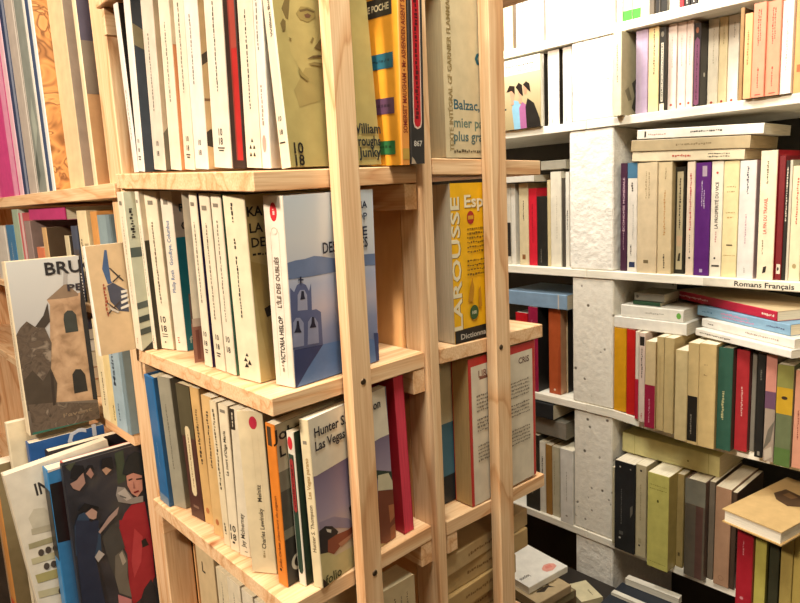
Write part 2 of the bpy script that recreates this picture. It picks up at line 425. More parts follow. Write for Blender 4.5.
# ------------------------------------------------------------------ lights and camera
def area(name, loc, target, size, power, col):
    l = bpy.data.lights.new(name, 'AREA'); l.shape = 'DISK'; l.size = size; l.energy = power; l.color = col
    o = bpy.data.objects.new(name, l); COL.objects.link(o); o.location = loc
    o.rotation_euler = (Vector(target) - Vector(loc)).to_track_quat('-Z', 'Y').to_euler(); return o
area('ceiling_lamp', LIGHT['key'][0], (-.1, .05, 1.25), LIGHT['key'][1], LIGHT['key'][2], LIGHT['key'][3])
area('end_face_fill', LIGHT['fill'][0], (.0, .15, 1.2), LIGHT['fill'][1], LIGHT['fill'][2], LIGHT['fill'][3])  # added fill that lifts the tower's end faces, not a lamp of the shop
area('shelf_spot', LIGHT['spot'][0], LIGHT['spot'][4], LIGHT['spot'][1], LIGHT['spot'][2], LIGHT['spot'][3])
area('white_shelf_fill', LIGHT['far'][0], (.1, .95, 1.0), LIGHT['far'][1], LIGHT['far'][2], LIGHT['far'][3])  # added light to brighten the lower white shelves, no real fitting
w = bpy.data.worlds.new('room_air'); S.world = w; w.use_nodes = True
w.node_tree.nodes['Background'].inputs['Color'].default_value = (1, .86, .68, 1)
w.node_tree.nodes['Background'].inputs['Strength'].default_value = .1
cam = bpy.data.cameras.new('camera'); co = bpy.data.objects.new('camera', cam); COL.objects.link(co)
cam.sensor_fit = 'HORIZONTAL'; cam.sensor_width = 36; cam.lens = CAM_F * 36 / 800; cam.clip_start = .01
r, u, f = (Vector(v) for v in CAM_AXES)
co.matrix_world = Matrix(((r.x, u.x, -f.x, CAM_POS[0]), (r.y, u.y, -f.y, CAM_POS[1]), (r.z, u.z, -f.z, CAM_POS[2]), (0, 0, 0, 1)))
S.camera = co
vs = S.view_settings
vs.view_transform = 'Standard'; vs.look = 'None'; vs.gamma = 1; vs.use_curve_mapping = False; vs.exposure = EXPOSURE
S.cycles.max_bounces = 8; S.cycles.diffuse_bounces = 5

# ------------------------------------------------------------------ printed cover art with soft colour changes
def art(name, stops, zmin, zmax, noise=.06, scale=30):
    m, nt, b = new_mat(name)
    tc = nt.nodes.new('ShaderNodeTexCoord'); sp = nt.nodes.new('ShaderNodeSeparateXYZ'); link(nt, tc.outputs['Object'], sp.inputs['Vector'])
    mr = nt.nodes.new('ShaderNodeMapRange'); mr.inputs['From Min'].default_value = zmin; mr.inputs['From Max'].default_value = zmax
    link(nt, sp.outputs['Z'], mr.inputs['Value'])
    n = nt.nodes.new('ShaderNodeTexNoise'); n.inputs['Scale'].default_value = scale; n.inputs['Detail'].default_value = 6
    link(nt, tc.outputs['Object'], n.inputs['Vector'])
    ma = nt.nodes.new('ShaderNodeMath'); ma.operation = 'MULTIPLY_ADD'; ma.inputs[1].default_value = noise; link(nt, n.outputs['Fac'], ma.inputs[0]); link(nt, mr.outputs['Result'], ma.inputs[2])
    r = nt.nodes.new('ShaderNodeValToRGB')
    while len(r.color_ramp.elements) < len(stops): r.color_ramp.elements.new(.5)
    for e, (p, c) in zip(r.color_ramp.elements, stops): e.position = p; e.color = lin(c)
    link(nt, ma.outputs[0], r.inputs['Fac']); link(nt, r.outputs['Color'], b.inputs['Base Color'])
    b.inputs['Roughness'].default_value = .3; b.inputs['Specular IOR Level'].default_value = .4
    return m
M_ILE = art('seascape_cover', [(0, '5a6a98'), (.3, '8a93b4'), (.42, 'b9b4c4'), (.55, 'a9b2cc'), (.68, 'c4c8d0'), (.8, 'ccd0d4'), (1, 'c6d0d8')], 0, .178, .05)
M_VEGAS = art('desert_cover', [(0, 'cfc08a'), (.3, 'b9a8a0'), (.45, '9a8da2'), (.75, '6a5c78'), (1, '5a4c68')], 0, .173, .05)
M_PORTRAIT = art('three_women_cover', [(0, '9a8a66'), (.4, 'b0a07a'), (1, 'c9bc9a')], 0, .147, .05)
M_CHURCH = art('church_cover', [(0, '4a3f34'), (.35, '8a8078'), (.6, 'a8a6a4'), (1, 'b9bab6')], 0, .25, .05)
M_STREET = ramp_mat('street_scene_cover', [(.25, '17181d'), (.42, '24262e'), (.55, '2f2f36'), (.7, '3d3c3a'), (.85, '4f5246')], 22, 5, .6, .35)
M_SWIRL = ramp_mat('scrollwork_cover', [(.3, '8a5a30'), (.46, 'd99a5a'), (.53, '7a4e2a'), (.57, 'dfa365'), (.8, 'c98850')], 16, 2, 2.2, .5)
M_TREES = ramp_mat('bare_trees_print', [(.3, '3a322b'), (.45, '5c4f43'), (.56, '4a3f36'), (.7, '85786a')], 60, 6, 1.2, .4)
M_STONE = ramp_mat('old_stone_print', [(.3, '84694f'), (.5, 'a5876a'), (.7, 'b89a7c')], 55, 5, .4, .4)

# ------------------------------------------------------------------ the books
BK('paperback_book', "thin white-spined paperback with black cover leaning by the post on the tower's top shelf", "paperbacks on the pine tower's top shelf", (-0.292, 0.01, 1.55216), (0.01241, 0.108, 0.18621), (0.0206, 0.01707, 0.0), ('f4efe4', '2b2622', '2b2622', 'e9dfc6'), [('s', 'd', 0.5, 0.2, 0.5, '6b6255', 0.0022)])
BK('paperback_book', "narrow white spine with dark blue-black cover showing on the tower's top shelf", "paperbacks on the pine tower's top shelf", (-0.2781, 0.01, 1.5531), (0.01688, 0.108, 0.18527), (0.0206, 0.10828, 0.0), ('f4efe4', '34404e', '34404e', 'e9dfc6'), [('s', 't', '10', 0.5, 0.185, 0.00585, 0, '2b2622'), ('s', 't', '18', 0.5, 0.13, 0.00585, 0, '2b2622'), ('s', 'r', 0.3, 0.085, 0.7, 0.093, '2b2622'), ('s', 'r', 0.36, 0.07, 0.64, 0.07800000000000001, '2b2622'), ('c', 'p', [(0, 0.86), (0.2, 0.8), (0.25, 0.68), (0.0, 0.74)], '8a8468')])
BK('paperback_book', "greyish white paperback with grey cover and dark wedge on the tower's top shelf", "paperbacks on the pine tower's top shelf", (-0.2607, 0.0218, 1.55397), (0.03101, 0.108, 0.1844), (0.0206, 0.10763, 0.0), ('e4d8c6', 'c2b29a', 'c2b29a', 'e9dfc6'), [('s', 't', '10', 0.5, 0.16, 0.0078000000000000005, 0, '2b2622'), ('s', 't', '18', 0.5, 0.1, 0.0078000000000000005, 0, '2b2622'), ('s', 'd', 0.45, 0.35, 0.8, '6b6255', 0.003), ('c', 'p', [(0, 0.22), (0.12, 0.3), (0.12, 0), (0, 0)], '6c6657')])
BK('paperback_book', "cream paperback with thin orange strip on its cover on the tower's top shelf", "paperbacks on the pine tower's top shelf", (-0.22911, 0.0279, 1.55204), (0.02646, 0.108, 0.18124), (0.0206, 0.10709, 0.0), ('f0e6cf', 'e9a06f', 'e9a06f', 'e9dfc6'), [('s', 'd', 0.5, 0.4, 0.85, '8d8474', 0.0042), ('c', 'r', 0, 0.72, 0.4, 1, 'f0e4cc')])
BK('paperback_book', "cream paperback between orange strip and dark gap on the tower's top shelf", "paperbacks on the pine tower's top shelf", (-0.2021, 0.0323, 1.55053), (0.02397, 0.108, 0.17742), (0.0206, 0.10653, 0.0), ('f0e6cf', 'f0e4cc', 'f0e4cc', 'e9dfc6'), [('s', 't', '10', 0.5, 0.185, 0.0078000000000000005, 0, '2b2622'), ('s', 't', '18', 0.5, 0.13, 0.0078000000000000005, 0, '2b2622'), ('s', 'r', 0.3, 0.085, 0.7, 0.093, '2b2622'), ('s', 'r', 0.36, 0.07, 0.64, 0.07800000000000001, '2b2622'), ('s', 'd', 0.5, 0.45, 0.95, '6b6255', 0.003)])
BK('paperback_book', "slim white paperback with tan picture cover showing on the tower's top shelf", "paperbacks on the pine tower's top shelf", (-0.176, 0.0323, 1.54958), (0.02976, 0.108, 0.17098), (0.0206, 0.09673, 0.0), ('f4efe4', 'd9bf93', 'd9bf93', 'e9dfc6'), [('s', 't', '10', 0.5, 0.16, 0.0078000000000000005, 0, '2b2622'), ('s', 't', '18', 0.5, 0.1, 0.0078000000000000005, 0, '2b2622'), ('s', 'd', 0.4, 0.5, 0.9, '6b6255', 0.003), ('c', 'p', [(0, 0.22), (0.05, 0.24), (0.12, 0.18), (0.12, 0.12), (0, 0.14)], '3a3128'), ('c', 'p', [(0, 0.66), (0.1, 0.7), (0.1, 0.64), (0, 0.6)], '4a4034'), ('c', 'r', 0, 0.4, 0.12, 0.415, '8a6a4a')])
BK('paperback_book', "thick plain white paperback next to the black-and-red spine on the tower's top shelf", "paperbacks on the pine tower's top shelf", (-0.1457, 0.0391, 1.54893), (0.03722, 0.108, 0.16665), (0.0206, 0.09613, 0.0), ('f2ead8', 'f2ead8', 'f2ead8', 'e9dfc6'), [('s', 't', '10', 0.5, 0.215, 0.00975, 0, '2b2622'), ('s', 't', '18', 0.5, 0.16, 0.00975, 0, '2b2622'), ('s', 'r', 0.3, 0.115, 0.7, 0.123, '2b2622'), ('s', 'r', 0.36, 0.1, 0.64, 0.10800000000000001, '2b2622'), ('s', 'd', 0.5, 0.45, 0.95, '4a4238', 0.0032)])
BK('paperback_book', "black and red spine with rounded foot on the tower's top shelf", "paperbacks on the pine tower's top shelf", (-0.1062, 0.0391, 1.54548), (0.02405, 0.108, 0.15935), (0.0206, 0.08488, 0.0), ('33241f', '3a2a22', '3a2a22', 'e9dfc6'), [('s', 'r', 0.42, 0.05, 0.95, 0.7, 'b92c2a'), ('s', 'r', 0.42, 0.7, 0.95, 1, 'a8483c'), ('s', 'r', 0.42, 0.05, 0.52, 1, '8a3a30')])
BK('paperback_book', "cream paperback with small black triangles at its foot on the tower's top shelf", "paperbacks on the pine tower's top shelf", (-0.08166, 0.0409, 1.54459), (0.02746, 0.108, 0.15518), (0.0206, 0.08424, 0.0), ('f0e6cf', 'f0e6cf', 'f0e6cf', 'e9dfc6'), [('s', 'd', 0.5, 0.35, 0.92, '2b2622', 0.0032), ('s', 'p', [(0.42, 0.155), (0.58, 0.155), (0.5, 0.18)], '2b2622'), ('s', 'p', [(0.3, 0.115), (0.46, 0.115), (0.38, 0.14)], '2b2622'), ('s', 'p', [(0.54, 0.115), (0.7, 0.115), (0.62, 0.14)], '2b2622'), ('s', 'p', [(0.3, 0.07), (0.46, 0.07), (0.38, 0.095)], '2b2622'), ('s', 'p', [(0.54, 0.07), (0.7, 0.07), (0.62, 0.095)], '2b2622')])
BK('paperback_book', "thick white paperback with faint red oval mark on the tower's top shelf", "paperbacks on the pine tower's top shelf", (-0.0526, 0.0409, 1.54201), (0.01499, 0.108, 0.14968), (0.0206, 0.07624, 0.0), ('f5efe2', 'f5efe2', 'f5efe2', 'e9dfc6'), [('s', 'e', 0.45, 0.15, 0.0035, 0.008, 'dba597'), ('s', 'd', 0.45, 0.26, 0.5, 'a89a8a', 0.0045), ('s', 'd', 0.4, 0.7, 1, '8d8474', 0.0032)])
BK('paperback_book', "olive portrait-covered paperback facing out on the tower's top shelf", "paperbacks on the pine tower's top shelf", (-0.0186, 0.0405, 1.53921), (0.01448, 0.108, 0.168), (0.0206, -0.03981, 0.0), ('efe3ca', 'b3a467', 'b3a467', 'e9dfc6'), [('s', 't', '10', 0.5, 0.26, 0.0062, 0, '2b2622'), ('s', 't', '18', 0.5, 0.19, 0.0062, 0, '2b2622'), ('s', 'r', 0.2, 0.13, 0.8, 0.138, '2b2622'), ('s', 't', 'William Burroughs', 0.65, 0.82, 0.0048, 90, '6b6255', 0.05), ('c', 'p', [(0.082, 0.769), (0.077, 0.811), (0.12, 0.884), (0.573, 0.938), (0.483, 0.502), (0.416, 0.47), (0.268, 0.464), (0.182, 0.526), (0.125, 0.588), (0.113, 0.659), (0.104, 0.715)], 'b9a86a'), ('c', 'p', [(0.252, 0.522), (0.429, 0.53), (0.483, 0.502), (0.455, 0.366), (0.151, 0.314), (0.113, 0.401)], 'a4935a'), ('c', 'p', [(0.077, 0.811), (0.132, 0.878), (0.175, 0.889), (0.153, 0.817), (0.131, 0.759), (0.108, 0.764)], '7a683c'), ('c', 'p', [(0.05, 0.735), (0.08, 0.762), (0.105, 0.75), (0.092, 0.703), (0.066, 0.694)], '77653a'), ('c', 'p', [(0.214, 0.797), (0.268, 0.836), (0.347, 0.839), (0.414, 0.826), (0.412, 0.79), (0.33, 0.759), (0.247, 0.767)], '9a8850'), ('c', 'p', [(0.25, 0.817), (0.331, 0.832), (0.408, 0.821), (0.399, 0.813), (0.329, 0.819), (0.255, 0.806)], '6b5834'), ('c', 'p', [(0.295, 0.796), (0.333, 0.806), (0.367, 0.799), (0.347, 0.783), (0.307, 0.782)], '6f4f3a'), ('c', 'p', [(0.326, 0.657), (0.358, 0.687), (0.371, 0.678), (0.344, 0.654)], '8a7644'), ('c', 'p', [(0.361, 0.63), (0.421, 0.67), (0.463, 0.695), (0.447, 0.62), (0.404, 0.623)], '76633a'), ('c', 'p', [(0.273, 0.567), (0.338, 0.588), (0.42, 0.596), (0.44, 0.586), (0.335, 0.576)], '6e5836'), ('c', 'p', [(0.277, 0.541), (0.346, 0.556), (0.433, 0.552), (0.429, 0.534), (0.342, 0.537)], '8f7c4a'), ('c', 'p', [(0.115, 0.669), (0.142, 0.666), (0.128, 0.654)], '84713f'), ('c', 'p', [(0.175, 0.526), (0.217, 0.491), (0.276, 0.464), (0.252, 0.453), (0.186, 0.479)], '93834c'), ('c', 't', '10', 0.092, 0.102, 0.0135, 0, '221f1c', 0.0101), ('c', 't', '18', 0.092, 0.038, 0.0135, 0, '221f1c', 0.0099), ('c', 't', 'William', 0.843, 0.209, 0.0135, 0, '1f2a30', 0.0379), ('c', 't', 'Burroughs', 0.803, 0.138, 0.0135, 0, '1f2a30', 0.0435), ('c', 't', 'Junky', 0.868, 0.074, 0.0135, 0, '1f2a30', 0.0281)])
BK('paperback_book', 'yellow-orange paperback with dark title blocks, behind the olive portrait book', "paperbacks at the tower's end", (0.0195, 0.1548, 1.53956), (0.0112, 0.108, 0.178), (0.0486, -0.0176, 1.5708), ('efa04a', 'e8a02c', 'e8a02c', 'd8c090'), [('s', 't', 'SOMERSET MAUGHAM • Mr ASHENDEN AGENT SECRET', 0.5, 0.56, 0.0075, 90, '8a2a1a', 0.138), ('s', 'r', 0.1, 0.03, 0.9, 0.09, 'caa34a'), ('b', 'r', 0.3, 0.9, 0.93, 0.99, '8a3626'), ('b', 'r', 0.3, 0.79, 0.93, 0.885, '2f2a22'), ('b', 't', 'LIVRE DE POCHE', 0.62, 0.838, 0.0085, 0, 'd8c9a0', 0.058), ('b', 'r', 0.3, 0.69, 0.55, 0.755, '55603c'), ('b', 'r', 0.3, 0.52, 0.93, 0.6, '1f5f72'), ('b', 'd', 0.56, 0.4, 0.88, '123a48', 0.004, 1), ('b', 'r', 0.3, 0.28, 0.93, 0.365, '5a3c56'), ('b', 'd', 0.322, 0.4, 0.88, '3a2438', 0.004, 1), ('b', 'r', 0.3, 0.06, 0.93, 0.135, '2a6a3a'), ('b', 'd', 0.1, 0.4, 0.88, '173d20', 0.004, 1)])
BK('paperback_book', "black paperback with long red cartouche on its spine, against the tower's end post", "paperbacks at the tower's end", (0.0205, 0.1664, 1.54056), (0.0196, 0.108, 0.181), (0.0486, -0.0176, 1.5708), ('33302e', '2b2827', '2b2827', 'd8c090'), [('s', 'p', [(0.2, 0.22), (0.28, 0.195), (0.5, 0.185), (0.72, 0.195), (0.8, 0.22), (0.8, 0.94), (0.72, 0.965), (0.5, 0.975), (0.28, 0.965), (0.2, 0.94)], 'e8c9b8'), ('s', 'p', [(0.27, 0.225), (0.33, 0.205), (0.5, 0.195), (0.67, 0.205), (0.73, 0.225), (0.73, 0.935), (0.67, 0.955), (0.5, 0.965), (0.33, 0.955), (0.27, 0.935)], 'c9202c'), ('s', 't', '867', 0.5, 0.11, 0.0075, 0, 'd9d2c4'), ('s', 'd', 0.5, 0.24, 0.88, '5a1018', 0.0055), ('s', 'p', [(0.0, 0), (0.35, 0), (0.2, 0.025), (0.05, 0.04)], 'b9a48a')])
BK('paperback_book', 'small buff paperback lying on edge with deckchair picture, sticking out past the post', 'books pulled out beside the tower post', (-0.3222, -0.0465, 1.33648), (0.0085, 0.165, 0.1325), (0.0245, 0.0, 0.0), ('f4eee0', 'd9bb92', 'e9dfc6', 'efe6d2'), [('c', 'p', [(0.094, 0.784), (0.128, 0.951), (0.144, 0.949), (0.143, 0.669), (0.15, 0.647), (0.118, 0.64)], '4a6288'), ('c', 'p', [(0.111, 0.629), (0.155, 0.648), (0.242, 0.565), (0.241, 0.358), (0.173, 0.381), (0.118, 0.482)], '4c4e5c'), ('c', 'p', [(0.203, 0.565), (0.249, 0.568), (0.25, 0.545), (0.205, 0.538)], 'e8e2d6'), ('c', 'p', [(0.198, 0.519), (0.25, 0.529), (0.25, 0.504), (0.2, 0.492)], 'e8e2d6'), ('c', 'p', [(0.192, 0.466), (0.25, 0.485), (0.25, 0.46), (0.194, 0.441)], 'e8e2d6'), ('c', 'p', [(0.184, 0.413), (0.249, 0.435), (0.248, 0.407), (0.186, 0.393)], 'e8e2d6'), ('c', 'p', [(0.147, 0.79), (0.2, 0.709), (0.234, 0.656), (0.227, 0.648), (0.192, 0.698), (0.143, 0.78)], '3f3a38'), ('c', 'p', [(0.151, 0.659), (0.21, 0.713), (0.215, 0.703), (0.157, 0.648)], '3f3a38'), ('c', 'p', [(0.08, 0.37), (0.183, 0.474), (0.188, 0.464), (0.089, 0.362)], '4a3f3a'), ('c', 'p', [(0.089, 0.488), (0.173, 0.38), (0.166, 0.369), (0.09, 0.472)], '4a3f3a'), ('c', 'p', [(0.1, 0.478), (0.112, 0.429), (0.172, 0.377), (0.159, 0.364), (0.11, 0.406)], 'd2c6b6'), ('c', 'd', 0.0875667469305926, 0.3503576356341693, 0.6476515480114271, 'a0503a', 0.0042)])
BK('paperback_book', "cream paperback with grey-green staircase cover on the tower's middle shelf", "paperbacks on the pine tower's middle shelf", (-0.3132, -0.004, 1.33845), (0.01862, 0.108, 0.19236), (0.0275, 0.05248, 0.0), ('efe2c8', 'c9cbb2', 'c9cbb2', 'e9dfc6'), [('s', 'd', 0.5, 0.3, 0.85, '8a7a62', 0.0026), ('s', 'd', 0.5, 0.04, 0.08, 'a05a48', 0.003), ('s', 'r', 0.3, 0.92, 0.7, 0.945, '8d8474'), ('c', 'r', 0.0, 0.6, 0.5, 0.66, '55605a'), ('c', 'p', [(0.0, 0.27), (0.5, 0.3), (0.5, 0.35), (0.0, 0.31)], '5a625c'), ('c', 'p', [(0.0, 0.18), (0.5, 0.22), (0.5, 0.26), (0.0, 0.22)], '3f4844'), ('c', 'p', [(0.0, 0.1), (0.5, 0.14), (0.5, 0.18), (0.0, 0.14)], '4d5650'), ('c', 'p', [(0.0, 0), (0.4, 0.0), (0.4, 0.07), (0.15, 0.06)], '2a2c2a'), ('c', 'd', 0.06, 0.72, 0.9, '2b2622', 0.006)])
BK('paperback_book', "narrow cream paperback with black band low on cover on the tower's middle shelf", "paperbacks on the pine tower's middle shelf", (-0.29415, 0.01, 1.33831), (0.00998, 0.108, 0.1919), (0.0275, 0.05198, 0.0), ('f0e6cf', 'e9dcc0', 'e9dcc0', 'e9dfc6'), [('s', 'd', 0.5, 0.35, 0.8, '8a7a62', 0.0022), ('s', 'd', 0.5, 0.04, 0.09, 'a05a48', 0.003), ('s', 'r', 0.3, 0.93, 0.7, 0.95, '8d8474'), ('c', 'r', 0, 0, 0.9, 0.7, '3d3a2e')])
BK('paperback_book', "cream paperback with bold stacked numerals by the black-banded one on the tower's middle shelf", "paperbacks on the pine tower's middle shelf", (-0.28376, 0.0165, 1.33896), (0.02011, 0.108, 0.19071), (0.0275, 0.05146, 0.0), ('f0e3c6', 'e6d5b4', 'e6d5b4', 'e9dfc6'), [('s', 't', '10', 0.45, 0.195, 0.01105, 0, '2b2622'), ('s', 't', '18', 0.45, 0.135, 0.01105, 0, '2b2622'), ('s', 'r', 0.25, 0.095, 0.7, 0.1, '2b2622'), ('s', 'r', 0.25, 0.08, 0.7, 0.085, '2b2622'), ('s', 'r', 0.4, 0.04, 0.5, 0.05, '2b2622'), ('s', 'd', 0.45, 0.3, 0.82, '6b5a48', 0.003), ('s', 'r', 0.3, 0.92, 0.68, 0.945, '8d8474')], sl=0.006)
BK('paperback_book', "cream paperback with teal lower cover on the tower's middle shelf", "paperbacks on the pine tower's middle shelf", (-0.2555, 0.023, 1.33887), (0.01347, 0.108, 0.18988), (0.0275, 0.06274, 0.0), ('f3e9d4', 'c5beb0', 'c5beb0', 'e9dfc6'), [('s', 't', 'Philip Roth   Goodbye, Columbus', 0.45, 0.6, 0.0062, 90, '4a6a96', 0.085), ('s', 'd', 0.4, 0.05, 0.09, 'b04a3a', 0.004), ('s', 'r', 0.3, 0.92, 0.68, 0.95, '8d8474'), ('c', 'r', 0, 0, 0.9, 0.72, '1d8398'), ('c', 't', 'P', 0.1, 0.9, 0.012, 0, '2d5a6e'), ('c', 't', 'G', 0.12, 0.79, 0.013, 0, '3a4046'), ('c', 't', 'f', 0.06, 0.07, 0.012, 0, 'bfe0e2')], sl=0.007)
BK('paperback_book', "thin cream paperback with brown photographs on lower spine on the tower's middle shelf", "paperbacks on the pine tower's middle shelf", (-0.1788, 0.013, 1.33803), (0.00477, 0.108, 0.18726), (0.0275, 0.08128, 0.0), ('efe2c6', 'c9a988', 'c9a988', 'e9dfc6'), [('s', 'd', 0.45, 0.45, 0.86, '4a4238', 0.0042), ('s', 'r', 0, 0.24, 1, 0.42, '5f4a44'), ('s', 'r', 0.2, 0.31, 0.9, 0.36, 'd8c9b4'), ('s', 'r', 0, 0.0, 1, 0.24, '9a6a58'), ('s', 'r', 0.3, 0.02, 0.6, 0.2, '7a4a3e'), ('s', 'r', 0.1, 0.22, 0.9, 0.27, 'cbb29c')], sl=0.0115)
BK('paperback_book', "cream paperback with thin purple cover edge on the tower's middle shelf", "paperbacks on the pine tower's middle shelf", (-0.1596, 0.0134, 1.33858), (0.01499, 0.108, 0.18527), (0.0275, 0.06365, 0.0), ('f2e6cc', '3b2a63', '3b2a63', 'e9dfc6'), [('s', 't', '10', 0.5, 0.195, 0.00754, 0, '2b2622'), ('s', 't', '18', 0.5, 0.14, 0.00754, 0, '2b2622'), ('s', 'r', 0.3, 0.09500000000000001, 0.7, 0.10300000000000001, '2b2622'), ('s', 'r', 0.36, 0.08000000000000002, 0.64, 0.08800000000000002, '2b2622'), ('s', 'd', 0.5, 0.38, 0.84, '6b5a48', 0.0026), ('s', 'r', 0.25, 0.93, 0.7, 0.95, '8d8474')], sl=0.0009)
BK('paperback_book', "cream paperback just past the purple edge on the tower's middle shelf", "paperbacks on the pine tower's middle shelf", (-0.1352, 0.014, 1.3386), (0.01977, 0.108, 0.18383), (0.0275, 0.05078, 0.0), ('f0e3c8', 'e0cfae', 'e0cfae', 'e9dfc6'), [('s', 't', '10', 0.5, 0.195, 0.00806, 0, '2b2622'), ('s', 't', '18', 0.5, 0.14, 0.00806, 0, '2b2622'), ('s', 'r', 0.3, 0.09500000000000001, 0.7, 0.10300000000000001, '2b2622'), ('s', 'r', 0.36, 0.08000000000000002, 0.64, 0.08800000000000002, '2b2622'), ('s', 'd', 0.5, 0.3, 0.84, '6b5a48', 0.0026), ('s', 'r', 0.25, 0.91, 0.7, 0.935, '8d8474')], sl=0.001)
BK('paperback_book', "cream paperback with narrow green cover edge on the tower's middle shelf", "paperbacks on the pine tower's middle shelf", (-0.1123, 0.0145, 1.33867), (0.0192, 0.108, 0.18268), (0.0275, 0.0576, 0.0), ('f2e6cc', '6fae97', '6fae97', 'e9dfc6'), [('s', 't', '10', 0.5, 0.2, 0.00884, 0, '2b2622'), ('s', 't', '18', 0.5, 0.14, 0.00884, 0, '2b2622'), ('s', 'd', 0.5, 0.3, 0.86, '6b5a48', 0.0026), ('s', 'r', 0.25, 0.93, 0.75, 0.95, '8d8474')], sl=0.0006)
BK('paperback_book', "thick cream paperback with yellowed cover and black triangles at foot on the tower's middle shelf", "paperbacks on the pine tower's middle shelf", (-0.08, 0.0123, 1.33875), (0.0317, 0.108, 0.18036), (0.0275, 0.04075, 0.0), ('f3e7c6', 'dcc78a', 'dcc78a', 'e9dfc6'), [('s', 'p', [(0.42, 0.135), (0.56, 0.135), (0.49, 0.155)], '2b2622'), ('s', 'p', [(0.32, 0.105), (0.5, 0.105), (0.41, 0.128)], '2b2622'), ('s', 'p', [(0.5, 0.09), (0.68, 0.09), (0.59, 0.118)], '2b2622'), ('s', 'p', [(0.34, 0.07), (0.54, 0.075), (0.44, 0.098)], '2b2622'), ('s', 'd', 0.42, 0.35, 0.68, '2b2622', 0.003), ('s', 'd', 0.42, 0.72, 0.78, '2b2622', 0.003), ('s', 'd', 0.42, 0.86, 0.96, '2b2622', 0.003), ('c', 't', 'KA', 0.09, 0.915, 0.0125, 0, '2b2622'), ('c', 't', 'LA', 0.09, 0.83, 0.0125, 0, '2b2622'), ('c', 't', 'DE', 0.1, 0.755, 0.0125, 0, '2b2622'), ('c', 'd', 0.69, 0.03, 0.17, '2b2622', 0.003, 1), ('c', 'p', [(0.0, 0.66), (0.3, 0.6), (0.3, 0), (0.12, 0.0), (0.05, 0.3)], 'cdb574'), ('c', 'p', [(0.1, 0.4), (0.2, 0.42), (0.2, 0.36), (0.12, 0.35)], '3f382a')], sl=0.0047)
BK('paperback_book', "blue seascape paperback facing out at the corner on the tower's middle shelf", "paperbacks on the pine tower's middle shelf", (-0.03026, 0.02361, 1.33884), (0.0235, 0.1135, 0.17764), (0.0275, 0.05578, 0.055), ('f3e8d6', M_ILE, M_ILE, 'e9dfc6'), [('s', 'e', 0.52, 0.92, 0.0042, 0.0085, 'd23038'), ('s', 'd', 0.52, 0.905, 0.935, 'f0c8c0', 0.003), ('s', 'r', 0.3, 0.05, 0.31, 0.82, 'b9a890'), ('s', 'r', 0.72, 0.05, 0.73, 0.82, 'b9a890'), ('s', 'e', 0.515, 0.825, 0.0036, 0.003, 'b9a890'), ('s', 'e', 0.515, 0.823, 0.0032, 0.0027, 'f3e8d6'), ('s', 't', 'VICTORIA HISLOP', 0.52, 0.255, 0.0074, 90, '2a2522', 0.045), ('s', 't', 'L’ÎLE DES OUBLIÉS', 0.52, 0.56, 0.0068, 90, '6d5c50', 0.047), ('s', 'd', 0.5, 0.08, 0.13, '8a7a6a', 0.003), ('c', 'p', [(0, 0.665), (0.08, 0.671), (0.184, 0.671), (0.283, 0.679), (0.364, 0.67), (0.455, 0.656), (0.531, 0.646), (0.912, 0.641), (1, 0.637), (1, 0.569), (0.906, 0.576), (0.542, 0.574), (0.261, 0.573), (0, 0.579)], '7488b0'), ('c', 'p', [(0.005, 0.41), (0.011, 0.535), (0.049, 0.51), (0.084, 0.543), (0.127, 0.553), (0.178, 0.534), (0.206, 0.499), (0.232, 0.539), (0.226, 0.395), (0.274, 0.394), (0.323, 0.373), (0.325, 0.193), (0, 0.208)], '5f6a96'), ('c', 'p', [(0.073, 0.408), (0.084, 0.491), (0.112, 0.514), (0.158, 0.51), (0.182, 0.481), (0.179, 0.401)], 'a9aecb'), ('c', 'p', [(0.001, 0.219), (0.018, 0.351), (0.052, 0.373), (0.093, 0.368), (0.128, 0.337), (0.117, 0.214)], '9aa2c4'), ('c', 'p', [(0.156, 0.214), (0.175, 0.336), (0.211, 0.359), (0.253, 0.349), (0.283, 0.318), (0.281, 0.207)], '9aa2c4'), ('c', 'p', [(0.106, 0.464), (0.116, 0.482), (0.124, 0.508), (0.149, 0.505), (0.152, 0.478), (0.16, 0.462)], '23263f'), ('c', 'p', [(0.021, 0.297), (0.045, 0.32), (0.056, 0.356), (0.077, 0.354), (0.081, 0.316), (0.099, 0.29)], '23263f'), ('c', 'p', [(0.186, 0.302), (0.209, 0.324), (0.217, 0.358), (0.243, 0.355), (0.246, 0.322), (0.261, 0.297)], '23263f'), ('c', 'p', [(0.115, 0.584), (0.133, 0.583), (0.13, 0.548), (0.113, 0.55)], '262a44'), ('c', 'p', [(0.095, 0.572), (0.152, 0.569), (0.151, 0.561), (0.094, 0.565)], '262a44'), ('c', 'p', [(0.01, 0.205), (0.325, 0.193), (0.145, 0.088), (0.012, 0), (0, 0.003)], '3f4a78'), ('c', 'p', [(0.012, 0), (0.145, 0.088), (0.325, 0.193), (0.546, 0.188), (0.816, 0.169), (0.942, 0.134), (1, 0), (0.57, 0), (0.264, 0)], '6a8cc4'), ('c', 'p', [(0.94, 0.176), (1, 0.168), (1, 0), (0.96, 0)], '434f80'), ('c', 't', 'VICTORIA', 0.714, 0.921, 0.0095, 0, '333c58', 0.0441), ('c', 't', 'HISLOP', 0.754, 0.857, 0.0095, 0, '333c58', 0.0343), ('c', 't', 'L’ÎLE', 0.775, 0.776, 0.0125, 0, '2a3350', 0.0282), ('c', 't', 'DES OUBLIÉS', 0.641, 0.714, 0.0145, 0, '1f2840', 0.0572)], sl=0.0045)
